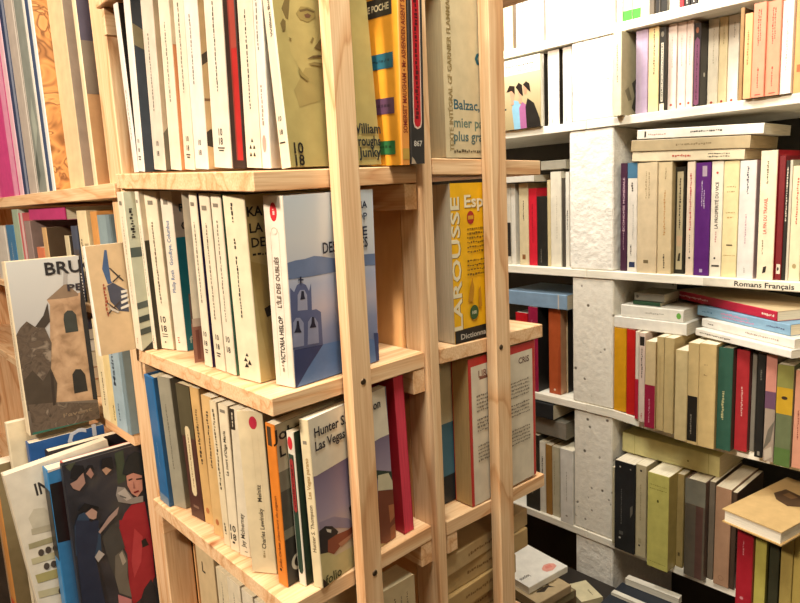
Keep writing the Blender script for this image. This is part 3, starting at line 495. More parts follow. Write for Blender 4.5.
BK('hardcover_book', "faded blue clothbound book beside the post on the tower's lower shelf", "paperbacks on the pine tower's lower shelf", (-0.3117, 0.0045, 1.13437), (0.02774, 0.108, 0.17202), (0.0373, 0.04547, 0.0), ('2f6ea6', '27557f', '27557f', 'cdbf9f'), [('s', 'r', 0, 0, 1, 0.07, '7a93a8'), ('s', 'd', 0.5, 0.3, 0.5, '7aa0c0', 0.003)], hc=1)
BK('paperback_book', "grey paperback between blue and brown spines on the tower's lower shelf", "paperbacks on the pine tower's lower shelf", (-0.28353, 0.0101, 1.13411), (0.0209, 0.108, 0.17324), (0.0373, 0.04489, 0.0), ('a19c89', '857d68', '857d68', 'e9dfc6'), [('s', 'd', 0.45, 0.3, 0.8, '6f6a5a', 0.0028)], sl=0.0061)
BK('paperback_book', "dark brown spine with long cream cartouche on the tower's lower shelf", "paperbacks on the pine tower's lower shelf", (-0.2401, 0.0139, 1.13462), (0.02691, 0.108, 0.17222), (0.0373, 0.05654, 0.0), ('54342b', '4a3a2c', '4a3a2c', 'd8c9a4'), [('s', 'r', 0, 0.62, 1, 1, '5c543c'), ('s', 'p', [(0.32, 0.2), (0.42, 0.175), (0.58, 0.175), (0.68, 0.2), (0.68, 0.68), (0.58, 0.7), (0.42, 0.7), (0.32, 0.68)], 'ecd9ae'), ('s', 'd', 0.5, 0.24, 0.64, '8a6a48', 0.0026), ('s', 'r', 0.3, 0.08, 0.7, 0.1, '8a6a58')], sl=0.0039)
BK('paperback_book', "tan paperback with faint red mark, next to brown cartouche spine on the tower's lower shelf", "paperbacks on the pine tower's lower shelf", (-0.2115, 0.0181, 1.13384), (0.01517, 0.108, 0.172), (0.0373, 0.04874, 0.0), ('e2b878', 'e2b878', 'e2b878', 'e9dfc6'), [('s', 'd', 0.5, 0.45, 0.85, '4a3a28', 0.005), ('s', 'e', 0.5, 0.1, 0.003, 0.004, 'c07848')], sl=0.0031)
BK('paperback_book', "second tan paperback with faint red mark, slightly forward on the tower's lower shelf", "paperbacks on the pine tower's lower shelf", (-0.1785, 0.0129, 1.13442), (0.01834, 0.108, 0.172), (0.0373, 0.09027, 0.0), ('e6bf82', 'e0b878', 'e0b878', 'e9dfc6'), [('s', 'd', 0.5, 0.5, 0.9, '4a3a28', 0.005), ('s', 'e', 0.5, 0.1, 0.003, 0.004, 'c07848')], sl=0.0027)
BK('paperback_book', "narrow cream paperback with script-like title next to tan pair on the tower's lower shelf", "paperbacks on the pine tower's lower shelf", (-0.1492, 0.0107, 1.1333), (0.01155, 0.108, 0.172), (0.0373, 0.06453, 0.0), ('f0dfba', 'f0dfba', 'f0dfba', 'e9dfc6'), [('s', 'd', 0.5, 0.4, 0.95, '4a4030', 0.0042), ('s', 'd', 0.5, 0.08, 0.16, '2b2622', 0.004)], sl=0.0014)
BK('paperback_book', "cream paperback with large numerals low on spine on the tower's lower shelf", "paperbacks on the pine tower's lower shelf", (-0.1333, 0.0103, 1.13378), (0.01451, 0.108, 0.173), (0.0373, 0.0907, 0.0), ('f1e3c4', 'f1e3c4', 'f1e3c4', 'e9dfc6'), [('s', 't', '10', 0.5, 0.16, 0.01105, 0, '2b2622'), ('s', 't', '18', 0.5, 0.1, 0.01105, 0, '2b2622'), ('s', 'r', 0.35, 0.05, 0.6, 0.065, '2b2622'), ('s', 't', 'La mort d’Olga Maria', 0.45, 0.68, 0.0055, 90, '3a342a', 0.052), ('s', 'r', 0.25, 0.95, 0.75, 0.97, '8d8474')], sl=0.0028)
BK('paperback_book', "cream paperback with black tab at top of spine on the tower's lower shelf", "paperbacks on the pine tower's lower shelf", (-0.1145, 0.0114, 1.13404), (0.01354, 0.108, 0.174), (0.0373, 0.12, 0.0), ('f2e6ca', 'f2e6ca', 'f2e6ca', 'e9dfc6'), [('s', 't', 'Jay McInerney', 0.45, 0.18, 0.007, 90, '3a342a', 0.042), ('s', 'r', 0.05, 0.86, 0.45, 0.995, '3a332b'), ('s', 'd', 0.25, 0.88, 0.98, 'e8dcc0', 0.002), ('s', 'r', 0.55, 0.03, 0.8, 0.035, '2b2622')], sl=0.0048)
BK('paperback_book', "thick beige paperback with red disc on spine on the tower's lower shelf", "paperbacks on the pine tower's lower shelf", (-0.0759, 0.0045, 1.13328), (0.02253, 0.108, 0.178), (0.0373, 0.05701, 0.0), ('e6d6b0', 'd9c79c', 'd9c79c', 'e9dfc6'), [('s', 'e', 0.64, 0.935, 0.0042, 0.0068, 'c23048'), ('s', 't', 'Charles Lewinsky    Melnitz', 0.62, 0.36, 0.0064, 90, '3a342a', 0.072), ('s', 'd', 0.6, 0.1, 0.15, 'a8946c', 0.003), ('s', 'r', 0.55, 0.1, 0.555, 0.86, 'cdbb92'), ('s', 'r', 0.78, 0.1, 0.785, 0.86, 'cdbb92')], sl=0.0148)
BK('paperback_book', "bright orange paperback spine near the corner on the tower's lower shelf", "paperbacks on the pine tower's lower shelf", (-0.0393, 0.0134, 1.13274), (0.0142, 0.108, 0.172), (0.0373, 0.04801, 0.12), ('ea8a32', '3a3732', '3a3732', 'e9dfc6'), [('s', 'r', 0.2, 0.87, 0.62, 0.985, '4a3a28'), ('s', 't', 'Les pleureurs du pigeon', 0.48, 0.4, 0.005, 90, '7a3a18', 0.058), ('s', 't', 'João Carlos', 0.48, 0.19, 0.005, 90, '7a3a18', 0.026), ('s', 'e', 0.45, 0.1, 0.0016, 0.0016, '1f1a16'), ('c', 'r', 0, 0.72, 1, 1, 'd9d2b8'), ('c', 'r', 0, 0.3, 1, 0.72, '8d8a78'), ('c', 'r', 0, 0.36, 1, 0.6, '5b5a50'), ('c', 't', 'John L', 0.2, 0.94, 0.016, 0, '24262a', 0.05), ('c', 't', 'L', 0.06, 0.84, 0.016, 0, '24262a'), ('c', 'e', 0.13, 0.13, 0.008, 0.009, 'e4e0d0'), ('c', 'e', 0.14, 0.13, 0.0055, 0.006, '3a3732')])
BK('paperback_book', "thin dark green paperback with red cartouche and white edges on the tower's lower shelf", "paperbacks on the pine tower's lower shelf", (-0.02282, 0.02727, 1.13277), (0.0099, 0.108, 0.16308), (0.0373, 0.03537, 0.125), ('ede6d4', '24392c', '24392c', 'e9dfc6'), [('s', 'r', 0.14, 0.1, 0.86, 0.86, '2f4436'), ('s', 'e', 0.5, 0.1, 0.0028, 0.004, '2f4436'), ('s', 'e', 0.5, 0.93, 0.0034, 0.0068, 'd23038'), ('s', 'p', [(0.24, 0.5), (0.5, 0.485), (0.76, 0.5), (0.76, 0.82), (0.5, 0.835), (0.24, 0.82)], 'a23434'), ('s', 'd', 0.5, 0.52, 0.8, '5a1818', 0.003), ('c', 'r', 0.02, 0.1, 1, 0.86, '2c4636')])
BK('paperback_book', "white-topped paperback with desert cartoon cover facing out at corner on the tower's lower shelf", "paperbacks on the pine tower's lower shelf", (-0.00791, 0.0345, 1.13277), (0.0104, 0.1135, 0.17571), (0.0373, 0.02091, 0.135), ('ecdcb4', M_VEGAS, M_VEGAS, 'e9dfc6'), [('s', 't', 'Hunter S. Thompson', 0.5, 0.36, 0.0056, 90, '5a4a34', 0.05), ('s', 't', 'Las Vegas parano', 0.5, 0.66, 0.0056, 90, 'a8844a', 0.042), ('s', 'r', 0.3, 0.86, 0.7, 0.88, '8d8474'), ('c', 'p', [(0, 1), (0.979, 1), (1, 0.691), (0.869, 0.696), (0.031, 0.671), (0, 0.675)], 'ece4cf'), ('c', 'p', [(0.017, 0.398), (0.196, 0.381), (0.365, 0.319), (0.45, 0.265), (0.449, 0.232), (0.184, 0.314), (0.019, 0.35)], '9a8ea4'), ('c', 'p', [(0, 0.206), (0.089, 0.203), (0.177, 0.141), (0.335, 0.133), (0.451, 0.129), (0.452, 0), (0.997, 0), (1, 0), (0, 0)], 'd2c690'), ('c', 'p', [(0.008, 0.348), (0.083, 0.356), (0.165, 0.331), (0.234, 0.277), (0.183, 0.238), (0.093, 0.191), (0, 0.211)], '2b2729'), ('c', 'p', [(0.1, 0.265), (0.198, 0.266), (0.354, 0.25), (0.46, 0.257), (0.453, 0.214), (0.251, 0.183), (0.158, 0.158), (0.087, 0.193)], '93503a'), ('c', 'p', [(0.221, 0.204), (0.418, 0.213), (0.426, 0.192), (0.25, 0.172)], 'b98468'), ('c', 'p', [(0.387, 0.379), (0.448, 0.4), (0.535, 0.353), (0.547, 0.121), (0.448, 0.107), (0.423, 0.172), (0.413, 0.299)], '2b2729'), ('c', 'p', [(0.091, 0.338), (0.151, 0.314), (0.142, 0.297), (0.098, 0.317)], 'd9d4c8'), ('c', 'p', [(0.756, 0.518), (1, 0.446), (1, 0.367), (0.795, 0.439)], '24382c'), ('c', 'p', [(0.8, 0.472), (0.951, 0.449), (1, 0.382), (1, 0.327), (0.785, 0.375)], 'ddd6b6'), ('c', 'p', [(0.785, 0.375), (1, 0.322), (1, 0), (0.85, 0), (0.734, 0.037)], '7d4128'), ('c', 'p', [(0.92, 0.24), (1, 0.226), (1, 0.141), (0.929, 0.118)], 'b8744a'), ('c', 'p', [(0.924, 0.084), (1, 0.094), (1, 0), (0.925, 0)], 'a8633c'), ('c', 'p', [(0, 0.058), (0.071, 0), (0.016, 0), (0, 0)], '3a2a22'), ('c', 't', 'Hunter S. Thompson', 0.471, 0.918, 0.0135, 0, '25212c', 0.0937), ('c', 't', 'Las Vegas parano', 0.369, 0.84, 0.0135, 0, '25212c', 0.0716), ('c', 't', 'folio', 0.129, 0.036, 0.014, 0, '4a4c2a', 0.0222)], sl=0.002)
BK('paperback_book', 'red book with red-stained page edges standing behind the desert-cartoon cover', "paperbacks on the pine tower's lower shelf", (-0.118, 0.1722, 1.13774), (0.0142, 0.11, 0.183), (-0.0047, 0.0343, -1.5708), ('a81e2e', 'b01c30', 'b01c30', 'd8475a'), [])
BK('paperback_book', 'buff spine with black capital letter, under the lower shelf by the rear post', 'paperbacks under the lower pine shelf', (-0.2795, 0.03, 0.9256), (0.0502, 0.108, 0.15), (0.0, 0.0, 0.0), ('dfc699', 'dfc699', 'dfc699', 'e0d2b0'), [('s', 't', 'L', 0.4, 0.82, 0.02, 0, '3a3022')])
BK('paperback_book', 'pale narrow spine under the lower shelf, after the lettered buff one', 'paperbacks under the lower pine shelf', (-0.2053, 0.022, 0.9256), (0.0277, 0.108, 0.15), (0.0, 0.0, 0.0), ('ecdcb8', 'ecdcb8', 'ecdcb8', 'e0d2b0'), [('s', 'd', 0.5, 0.3, 0.9, '6b6255', 0.003)])
BK('paperback_book', 'whitish spine with faint print under the lower shelf', 'paperbacks under the lower pine shelf', (-0.1774, 0.022, 0.9256), (0.0313, 0.108, 0.15), (0.0, 0.0, 0.0), ('efe2c4', 'efe2c4', 'efe2c4', 'e0d2b0'), [('s', 'd', 0.5, 0.3, 0.9, '6b6255', 0.003)])
BK('paperback_book', 'cream spine under the lower shelf, with dark dot near top', 'paperbacks under the lower pine shelf', (-0.142, 0.022, 0.9256), (0.0253, 0.108, 0.15), (0.0, 0.0, 0.0), ('f0e4ca', 'f0e4ca', 'f0e4ca', 'e0d2b0'), [('s', 'e', 0.5, 0.9, 0.002, 0.002, '2b2622')])
BK('paperback_book', 'narrow grey-white spine under the lower shelf, before the corner', 'paperbacks under the lower pine shelf', (-0.1127, 0.022, 0.9256), (0.0192, 0.108, 0.15), (0.0, 0.0, 0.0), ('e6dcc4', 'e6dcc4', 'e6dcc4', 'e0d2b0'), [('s', 'd', 0.5, 0.3, 0.9, '6b6255', 0.003)])
BK('paperback_book', 'pale spine nearest the corner under the lower shelf', 'paperbacks under the lower pine shelf', (-0.0885, 0.022, 0.9256), (0.0254, 0.108, 0.15), (0.0, 0.0, 0.0), ('ede0c2', 'ede0c2', 'ede0c2', 'e0d2b0'), [('s', 'd', 0.5, 0.3, 0.9, '6b6255', 0.003)])
BK('paperback_book', 'grey-paged old book under the lower pine shelf, beside the front post', 'paperbacks under the lower pine shelf', (-0.035, 0.105, 0.9256), (0.0295, 0.062, 0.16), (0.0, 0.0, 0.0), ('b9a27a', 'c9b48c', 'c9b48c', 'd2c3a0'), [('c', 'd', 0.5, 0.2, 0.9, '6d5f48', 0.003), ('c', 'd', 0.65, 0.2, 0.9, '8d7f68', 0.003), ('c', 'd', 0.8, 0.2, 0.9, '6d5f48', 0.003)])
BK('paperback_book', "buff paperback with large lettered cover on the rear unit's top shelf", 'books on the rear pine unit', (0.0, 0.33, 1.54836), (0.03, 0.0912, 0.186), (0.0, 0.0, 3.14159), ('d8c69c', 'd8c69c', 'd9c8a0', 'a99a78'), [('b', 'r', 0, 0, 1, 1, 'd9c79f'), ('b', 't', 'Balzac, le pre-', 0.66, 0.308, 0.0148, 0, '33606c', 0.0905), ('b', 't', 'mier pan', 0.459, 0.205, 0.0148, 0, '6d8070', 0.056), ('b', 't', 'plus grand', 0.491, 0.126, 0.0148, 0, '5d7470', 0.0633), ('b', 't', 'G', 0.672, 0.581, 0.021, 0, '2a6270', 0.0198), ('b', 't', 'TEXTE INTÉGRAL GF GARNIER FLAMMARION', 0.101, 0.512, 0.0088, 90, '9c8656', 0.1763), ('b', 'd', 0.038, 0.136, 0.95, '6a5a40', 0.0042, 1)])
BK('dictionary', 'thick yellow dictionary with raised white lettering and black foot band', 'books on the rear pine unit', (0.001, 0.336, 1.33965), (0.048, 0.0945, 0.181), (0.0, 0.0, 3.14159), ('f0b41c', 'f6bb12', 'f6bb12', 'c4b69c'), [('b', 'r', 0, 0, 1, 0.085, '221f1c'), ('b', 't', 'LAROUSSE', 0.075, 0.497, 0.0195, 90, '8a6410', 0.1508), ('b', 't', 'LAROUSSE', 0.063, 0.5, 0.0195, 90, 'f0e4c0', 0.1508), ('b', 't', 'Español', 0.643, 0.885, 0.0195, 0, '96700f', 0.0739), ('b', 't', 'Español', 0.632, 0.889, 0.0195, 0, 'f2e6c4', 0.0739), ('b', 'e', 0.341, 0.785, 0.0062, 0.0075, 'b02a22'), ('b', 'r', 0.291, 0.773, 0.391, 0.797, 'd8a02a'), ('b', 'd', 0.715, 0.275, 0.97, '7a5a12', 0.0034, 1), ('b', 'd', 0.686, 0.273, 0.97, '7a5a12', 0.0034, 1), ('b', 'd', 0.658, 0.27, 0.97, '7a5a12', 0.0034, 1), ('b', 'd', 0.629, 0.267, 0.97, '7a5a12', 0.0034, 1), ('b', 'd', 0.6, 0.265, 0.97, '7a5a12', 0.0034, 1), ('b', 'd', 0.571, 0.262, 0.97, '7a5a12', 0.0034, 1), ('b', 'd', 0.513, 0.257, 0.97, '7a5a12', 0.0034, 1), ('b', 'd', 0.484, 0.254, 0.97, '7a5a12', 0.0034, 1), ('b', 'd', 0.455, 0.252, 0.97, '7a5a12', 0.0034, 1), ('b', 'd', 0.426, 0.249, 0.97, '7a5a12', 0.0034, 1), ('b', 'e', 0.353, 0.18, 0.0075, 0.0085, '355a30'), ('b', 't', '100', 0.353, 0.18, 0.0055, 0, 'dcd8b8'), ('b', 'p', [(0.283, 0.345), (0.332, 0.406), (0.36, 0.339), (0.332, 0.253), (0.241, 0.254)], 'c48a14'), ('b', 'p', [(0.441, 0.322), (0.478, 0.343), (0.502, 0.21), (0.431, 0.203)], 'c48a14'), ('b', 't', 'Dictionnaire', 0.39, 0.04, 0.0088, 0, 'c9c2b4', 0.056)])
BK('paperback_book', "cream and blue picture cover with boxed word on the rear unit's lower shelf", 'books on the rear pine unit', (-0.029, 0.33, 1.13365), (0.012, 0.1085, 0.176), (0.0, 0.0, 3.14159), ('e0d5b0', 'd8cfae', 'd8cfae', 'cfc2a0'), [('b', 'r', 0, 0, 0.5, 0.2, '2b2f33'), ('b', 'r', 0, 0.2, 0.5, 0.58, '4f7d92'), ('b', 'p', [(0, 0.2), (0.05, 0.4), (0.1, 0.3), (0.16, 0.42), (0.2, 0.2)], '25323a'), ('b', 'r', 0.055, 0.06, 0.15, 0.21, 'e4dcc8'), ('b', 't', 'AMAZONE', 0.1, 0.135, 0.006, 90, '2b2622', 0.024)])
BK('paperback_book', "tall tan-paged book with red-bordered list cover leaning on the rear unit's lower shelf", 'books on the rear pine unit', (0.0005, 0.392, 1.13313), (0.027, 0.13, 0.184), (0.0, 0.0, 3.14159), ('c9ab78', 'c8322c', 'c8322c', 'bb9a68'), [('b', 'r', 0.035, 0.0, 0.96, 0.945, 'e6dcc6'), ('b', 'r', 0.15, 0.845, 0.3, 0.865, '8a5a4a'), ('b', 't', 'LIRE', 0.22, 0.885, 0.012, 0, '8a5a4a'), ('b', 't', 'CRIS', 0.82, 0.885, 0.011, 0, '6a4a42'), ('b', 'd', 0.74, 0.1, 0.9, '8a8070', 0.0032, 1), ('b', 'd', 0.715, 0.1, 0.9, '8a8070', 0.0032, 1), ('b', 'd', 0.69, 0.1, 0.9, '8a8070', 0.0032, 1), ('b', 'd', 0.665, 0.1, 0.9, '8a8070', 0.0032, 1), ('b', 'd', 0.64, 0.1, 0.9, '8a8070', 0.0032, 1), ('b', 'd', 0.58, 0.1, 0.9, '7a7064', 0.0032, 1), ('b', 'd', 0.5549999999999999, 0.1, 0.9, '7a7064', 0.0032, 1), ('b', 'd', 0.5299999999999999, 0.1, 0.9, '7a7064', 0.0032, 1), ('b', 'd', 0.5049999999999999, 0.1, 0.9, '7a7064', 0.0032, 1), ('b', 'd', 0.4, 0.1, 0.9, '8a8070', 0.0032, 1), ('b', 'd', 0.375, 0.1, 0.9, '8a8070', 0.0032, 1), ('b', 'd', 0.35000000000000003, 0.1, 0.9, '8a8070', 0.0032, 1), ('b', 'd', 0.325, 0.1, 0.9, '8a8070', 0.0032, 1), ('b', 'd', 0.30000000000000004, 0.1, 0.9, '8a8070', 0.0032, 1)])
BK('paperback_book', 'white paperback edge behind the red-bordered cover on the rear unit', 'books on the rear pine unit', (-0.06, 0.3, 1.13147), (0.014, 0.118, 0.182), (0.0, 0.0, 0.0), ('efe6d2', 'f0e9da', 'f0e9da', 'eadfc8'), [])
BK('paperback_book', 'old tan paperback lying bottom-most in the pile under the rear unit', 'old paperbacks piled under the rear unit', (-0.004, 0.346, 0.9156), (0.029, 0.14, 0.128), (0.0, -1.5708, 1.5708), ('c3a470', 'c3a470', 'c3a470', 'b8945e'), [('s', 'd', 0.5, 0.35, 0.75, '8a6a40', 0.006)])
BK('paperback_book', 'old tan paperback lying second from bottom in the pile under the rear unit', 'old paperbacks piled under the rear unit', (-0.01, 0.3441, 0.9452), (0.028, 0.14, 0.1261), (0.0, -1.5708, 1.6008), ('bd9c66', 'bd9c66', 'bd9c66', 'b08c58'), [('s', 'd', 0.5, 0.35, 0.75, '8a6a40', 0.006)])
BK('paperback_book', 'old tan paperback lying third from bottom in the pile under the rear unit', 'old paperbacks piled under the rear unit', (-0.01, 0.349, 0.9738), (0.027, 0.14, 0.131), (0.0, -1.5708, 1.5408), ('c9aa76', 'c9aa76', 'c9aa76', 'b8945e'), [('s', 'd', 0.3, 0.3, 0.8, '8a6a40', 0.004), ('s', 'd', 0.7, 0.4, 0.7, '8a6a40', 0.004)])
BK('paperback_book', 'old tan paperback lying fourth from bottom in the pile under the rear unit', 'old paperbacks piled under the rear unit', (-0.008, 0.3537, 1.0014), (0.027, 0.14, 0.1357), (0.0, -1.5708, 1.5908), ('b99a66', 'b99a66', 'b99a66', 'a8854f'), [('s', 'd', 0.5, 0.35, 0.75, '8a6a40', 0.006)])
BK('paperback_book', 'old tan paperback lying second from top in the pile under the rear unit', 'old paperbacks piled under the rear unit', (-0.008, 0.3804, 1.029), (0.027, 0.14, 0.1624), (0.0, -1.5708, 1.5508), ('c4a672', 'c4a672', 'c4a672', 'b5925c'), [('s', 'd', 0.5, 0.35, 0.75, '8a6a40', 0.006)])
BK('paperback_book', 'old tan paperback lying topmost in the pile under the rear unit', 'old paperbacks piled under the rear unit', (-0.012, 0.3854, 1.0566), (0.024, 0.14, 0.1674), (0.0, -1.5708, 1.6108), ('ccb080', 'ccb080', 'ccb080', 'c0a06c'), [('s', 'd', 0.5, 0.35, 0.75, '8a6a40', 0.006)])
BK('paperback_book', 'white paperback at the bright end on the uppermost white shelf', 'books on the uppermost white shelf', (-0.1799, 0.91, 1.8114), (0.0113, 0.13, 0.19), (0.0, 0.0, 0.0), ('f2eee4', 'f2eee4', 'f2eee4', 'e9dfc6'), [])
BK('paperback_book', 'cream paperback beside the green-footed spine on the uppermost white shelf', 'books on the uppermost white shelf', (-0.1682, 0.9131, 1.8114), (0.0182, 0.13, 0.19), (0.0, 0.0, 0.0), ('f0e8d4', 'f0e8d4', 'f0e8d4', 'e9dfc6'), [('s', 'r', 0, 0, 1, 0.11, '4aa83c')])
BK('paperback_book', 'spine with grass-green foot on the uppermost white shelf', 'books on the uppermost white shelf', (-0.1496, 0.9147, 1.8114), (0.0156, 0.13, 0.19), (0.0, 0.0, 0.0), ('e9e4d2', 'e9e4d2', 'e9e4d2', 'e9dfc6'), [('s', 'r', 0, 0, 1, 0.11, '4aa83c')])
BK('paperback_book', 'white paperback between green and brown spines on the uppermost white shelf', 'books on the uppermost white shelf', (-0.1336, 0.916, 1.8114), (0.0155, 0.13, 0.19), (0.0, 0.0, 0.0), ('f2eee6', 'f2eee6', 'f2eee6', 'e9dfc6'), [])
BK('paperback_book', 'brown-grey thin spine on the uppermost white shelf', 'books on the uppermost white shelf', (-0.1177, 0.9172, 1.8114), (0.0086, 0.13, 0.19), (0.0, 0.0, 0.0), ('6b6052', '6b6052', '6b6052', 'e9dfc6'), [])
BK('paperback_book', 'black-labelled grey spine on the uppermost white shelf', 'books on the uppermost white shelf', (-0.1087, 0.9203, 1.8114), (0.0094, 0.13, 0.19), (0.0, 0.0, 0.0), ('5a544c', '5a544c', '5a544c', 'e9dfc6'), [('s', 'r', 0.2, 0.02, 0.8, 0.3, '23201e')])
BK('paperback_book', 'black spine with grey edge on the uppermost white shelf', 'books on the uppermost white shelf', (-0.0989, 0.9216, 1.8114), (0.0121, 0.13, 0.19), (0.0, 0.0, 0.0), ('25231f', '8a8578', '8a8578', 'e9dfc6'), [])
BK('paperback_book', 'thick white spine before the red one on the uppermost white shelf', 'books on the uppermost white shelf', (-0.0864, 0.9286, 1.8114), (0.0184, 0.13, 0.19), (0.0, 0.0, 0.0), ('f3efe6', 'f3efe6', 'f3efe6', 'e9dfc6'), [])
BK('paperback_book', 'small red spine on the uppermost white shelf', 'books on the uppermost white shelf', (-0.0676, 0.9297, 1.8114), (0.0072, 0.13, 0.19), (0.0, 0.0, 0.0), ('c83038', 'c83038', 'c83038', 'e9dfc6'), [])
BK('paperback_book', 'black spine with white print, first of two on the uppermost white shelf', 'books on the uppermost white shelf', (-0.06, 0.9309, 1.8114), (0.0107, 0.13, 0.19), (0.0, 0.0, 0.0), ('2a2725', '2a2725', '2a2725', 'e9dfc6'), [('s', 'd', 0.5, 0.06, 0.25, 'e8e2d6', 0.003), ('s', 'r', 0.3, 0.0, 0.8, 0.03, 'e8e2d6')])
BK('paperback_book', 'black spine with white print, second of two on the uppermost white shelf', 'books on the uppermost white shelf', (-0.0489, 0.9321, 1.8114), (0.0114, 0.13, 0.19), (0.0, 0.0, 0.0), ('322e2c', '322e2c', '322e2c', 'e9dfc6'), [('s', 'd', 0.5, 0.06, 0.25, 'e8e2d6', 0.003), ('s', 'r', 0.3, 0.0, 0.8, 0.03, 'e8e2d6')])
BK('paperback_book', 'white spine past the black pair on the uppermost white shelf', 'books on the uppermost white shelf', (-0.0371, 0.9353, 1.8114), (0.0139, 0.13, 0.19), (0.0, 0.0, 0.0), ('f2ede2', 'f2ede2', 'f2ede2', 'e9dfc6'), [])
BK('paperback_book', 'second white spine past the black pair on the uppermost white shelf', 'books on the uppermost white shelf', (-0.0228, 0.9363, 1.8114), (0.0145, 0.13, 0.19), (0.0, 0.0, 0.0), ('efe8da', 'efe8da', 'efe8da', 'e9dfc6'), [])
BK('paperback_book', 'dark green spine on the uppermost white shelf', 'books on the uppermost white shelf', (-0.0079, 0.9374, 1.8114), (0.0058, 0.13, 0.19), (0.0, 0.0, 0.0), ('3a4a3a', '3a4a3a', '3a4a3a', 'e9dfc6'), [])
BK('paperback_book', 'cream spine past the dark green one on the uppermost white shelf', 'books on the uppermost white shelf', (-0.0017, 0.9387, 1.8114), (0.0191, 0.13, 0.19), (0.0, 0.0, 0.0), ('efe6d0', 'efe6d0', 'efe6d0', 'e9dfc6'), [])
BK('paperback_book', 'cream spine with ink-sketch cover overhanging on the peach-spine shelf', 'books on the white shelf with peach spines', (-0.172, 0.885, 1.6399), (0.0166, 0.13, 0.152), (0.0, 0.0, 0.0), ('efe6c6', 'c3b894', 'c3b894', 'e9dfc6'), [('s', 'd', 0.5, 0.4, 0.85, '8a7f68', 0.0028), ('c', 'p', [(0.3, 0.4), (0.5, 0.5), (0.55, 0.3), (0.4, 0.05), (0.3, 0.1), (0.38, 0.25)], '5a5648'), ('c', 'p', [(0.1, 0.3), (0.2, 0.35), (0.3, 0.2), (0.2, 0.18)], '8a8268'), ('c', 'd', 0.86, 0.12, 0.4, '8a7f68', 0.006)])
BK('paperback_book', 'pale lilac paperback beside the ink-sketch cover on the peach-spine shelf', 'books on the white shelf with peach spines', (-0.1419, 0.915, 1.6399), (0.0229, 0.13, 0.1531), (0.0, 0.0, 0.0), ('b7a3bd', 'a893ad', 'a893ad', 'e9dfc6'), [('s', 'r', 0, 0, 0.5, 1, 'bcaac2')])
BK('paperback_book', 'butter-yellow paperback with upper dark title on the peach-spine shelf', 'books on the white shelf with peach spines', (-0.1186, 0.9167, 1.6399), (0.0199, 0.13, 0.1531), (0.0, 0.0, 0.0), ('f0d6a0', 'e8d2a2', 'e8d2a2', 'e9dfc6'), [('s', 'd', 0.55, 0.45, 0.98, '5a4a38', 0.0036), ('s', 'd', 0.5, 0.02, 0.05, '8a7a60', 0.002, 1)])
BK('paperback_book', 'black paperback with white cartouche, beside the butter-yellow spine on the peach-spine shelf', 'books on the white shelf with peach spines', (-0.0983, 0.9176, 1.6399), (0.0122, 0.13, 0.1488), (0.0, 0.0, 0.0), ('2f2c26', '3a362c', '3a362c', 'e9dfc6'), [('s', 'r', 0.15, 0.0, 0.85, 0.1, 'e8e0cc'), ('s', 'r', 0.32, 0.12, 0.68, 0.82, 'd9d2be'), ('s', 'd', 0.5, 0.14, 0.8, '2b2622', 0.0025), ('s', 'e', 0.5, 0.92, 0.0028, 0.005, '8a8578')])
BK('paperback_book', 'pinkish white paperback with red dot, first of three alike on the peach-spine shelf', 'books on the white shelf with peach spines', (-0.0857, 0.9263, 1.6399), (0.0158, 0.13, 0.1531), (0.0, 0.0, 0.0), ('f0ddd2', 'f0ddd2', 'f0ddd2', 'e9dfc6'), [('s', 'd', 0.5, 0.5, 0.85, 'b8a49a', 0.0024), ('s', 'e', 0.45, 0.07, 0.0022, 0.0022, 'b84a3a')])
BK('paperback_book', 'pinkish white paperback with red dot, second of three alike on the peach-spine shelf', 'books on the white shelf with peach spines', (-0.0695, 0.9292, 1.6399), (0.0157, 0.13, 0.1531), (0.0, 0.0, 0.0), ('f1ded3', 'f1ded3', 'f1ded3', 'e9dfc6'), [('s', 'd', 0.5, 0.5, 0.85, 'b8a49a', 0.0024), ('s', 'e', 0.45, 0.07, 0.0022, 0.0022, 'b84a3a')])
BK('paperback_book', 'pinkish white paperback with red dot, third of three alike on the peach-spine shelf', 'books on the white shelf with peach spines', (-0.0534, 0.9301, 1.6399), (0.012, 0.13, 0.1528), (0.0, 0.0, 0.0), ('f1dcd0', 'f1dcd0', 'f1dcd0', 'e9dfc6'), [('s', 'd', 0.5, 0.5, 0.85, 'b8a49a', 0.0024), ('s', 'e', 0.45, 0.07, 0.0022, 0.0022, 'b84a3a')])
BK('paperback_book', 'black paperback with plum cartouche on the peach-spine shelf', 'books on the white shelf with peach spines', (-0.041, 0.9309, 1.6399), (0.0125, 0.13, 0.1452), (0.0, 0.0, 0.0), ('2c2628', '2a2725', '2a2725', 'e9dfc6'), [('s', 'p', [(0.15, 0.05), (0.5, 0.03), (0.85, 0.05), (0.85, 0.8), (0.5, 0.84), (0.15, 0.8)], '7d4a66'), ('s', 'd', 0.5, 0.1, 0.75, '4a2638', 0.003), ('s', 'e', 0.5, 0.92, 0.0025, 0.005, 'a8684a'), ('c', 'e', 0.12, 0.4, 0.003, 0.004, 'd8d2c4')])
BK('paperback_book', 'tall white paperback after the black plum book on the peach-spine shelf', 'books on the white shelf with peach spines', (-0.0281, 0.9601, 1.6399), (0.0181, 0.13, 0.1531), (0.0, 0.0, 0.0), ('f0e4cc', 'f0e4cc', 'f0e4cc', 'e9dfc6'), [('s', 'd', 0.55, 0.5, 0.9, 'c8b89a', 0.0026), ('s', 'e', 0.45, 0.06, 0.0022, 0.0022, 'b84a3a')])
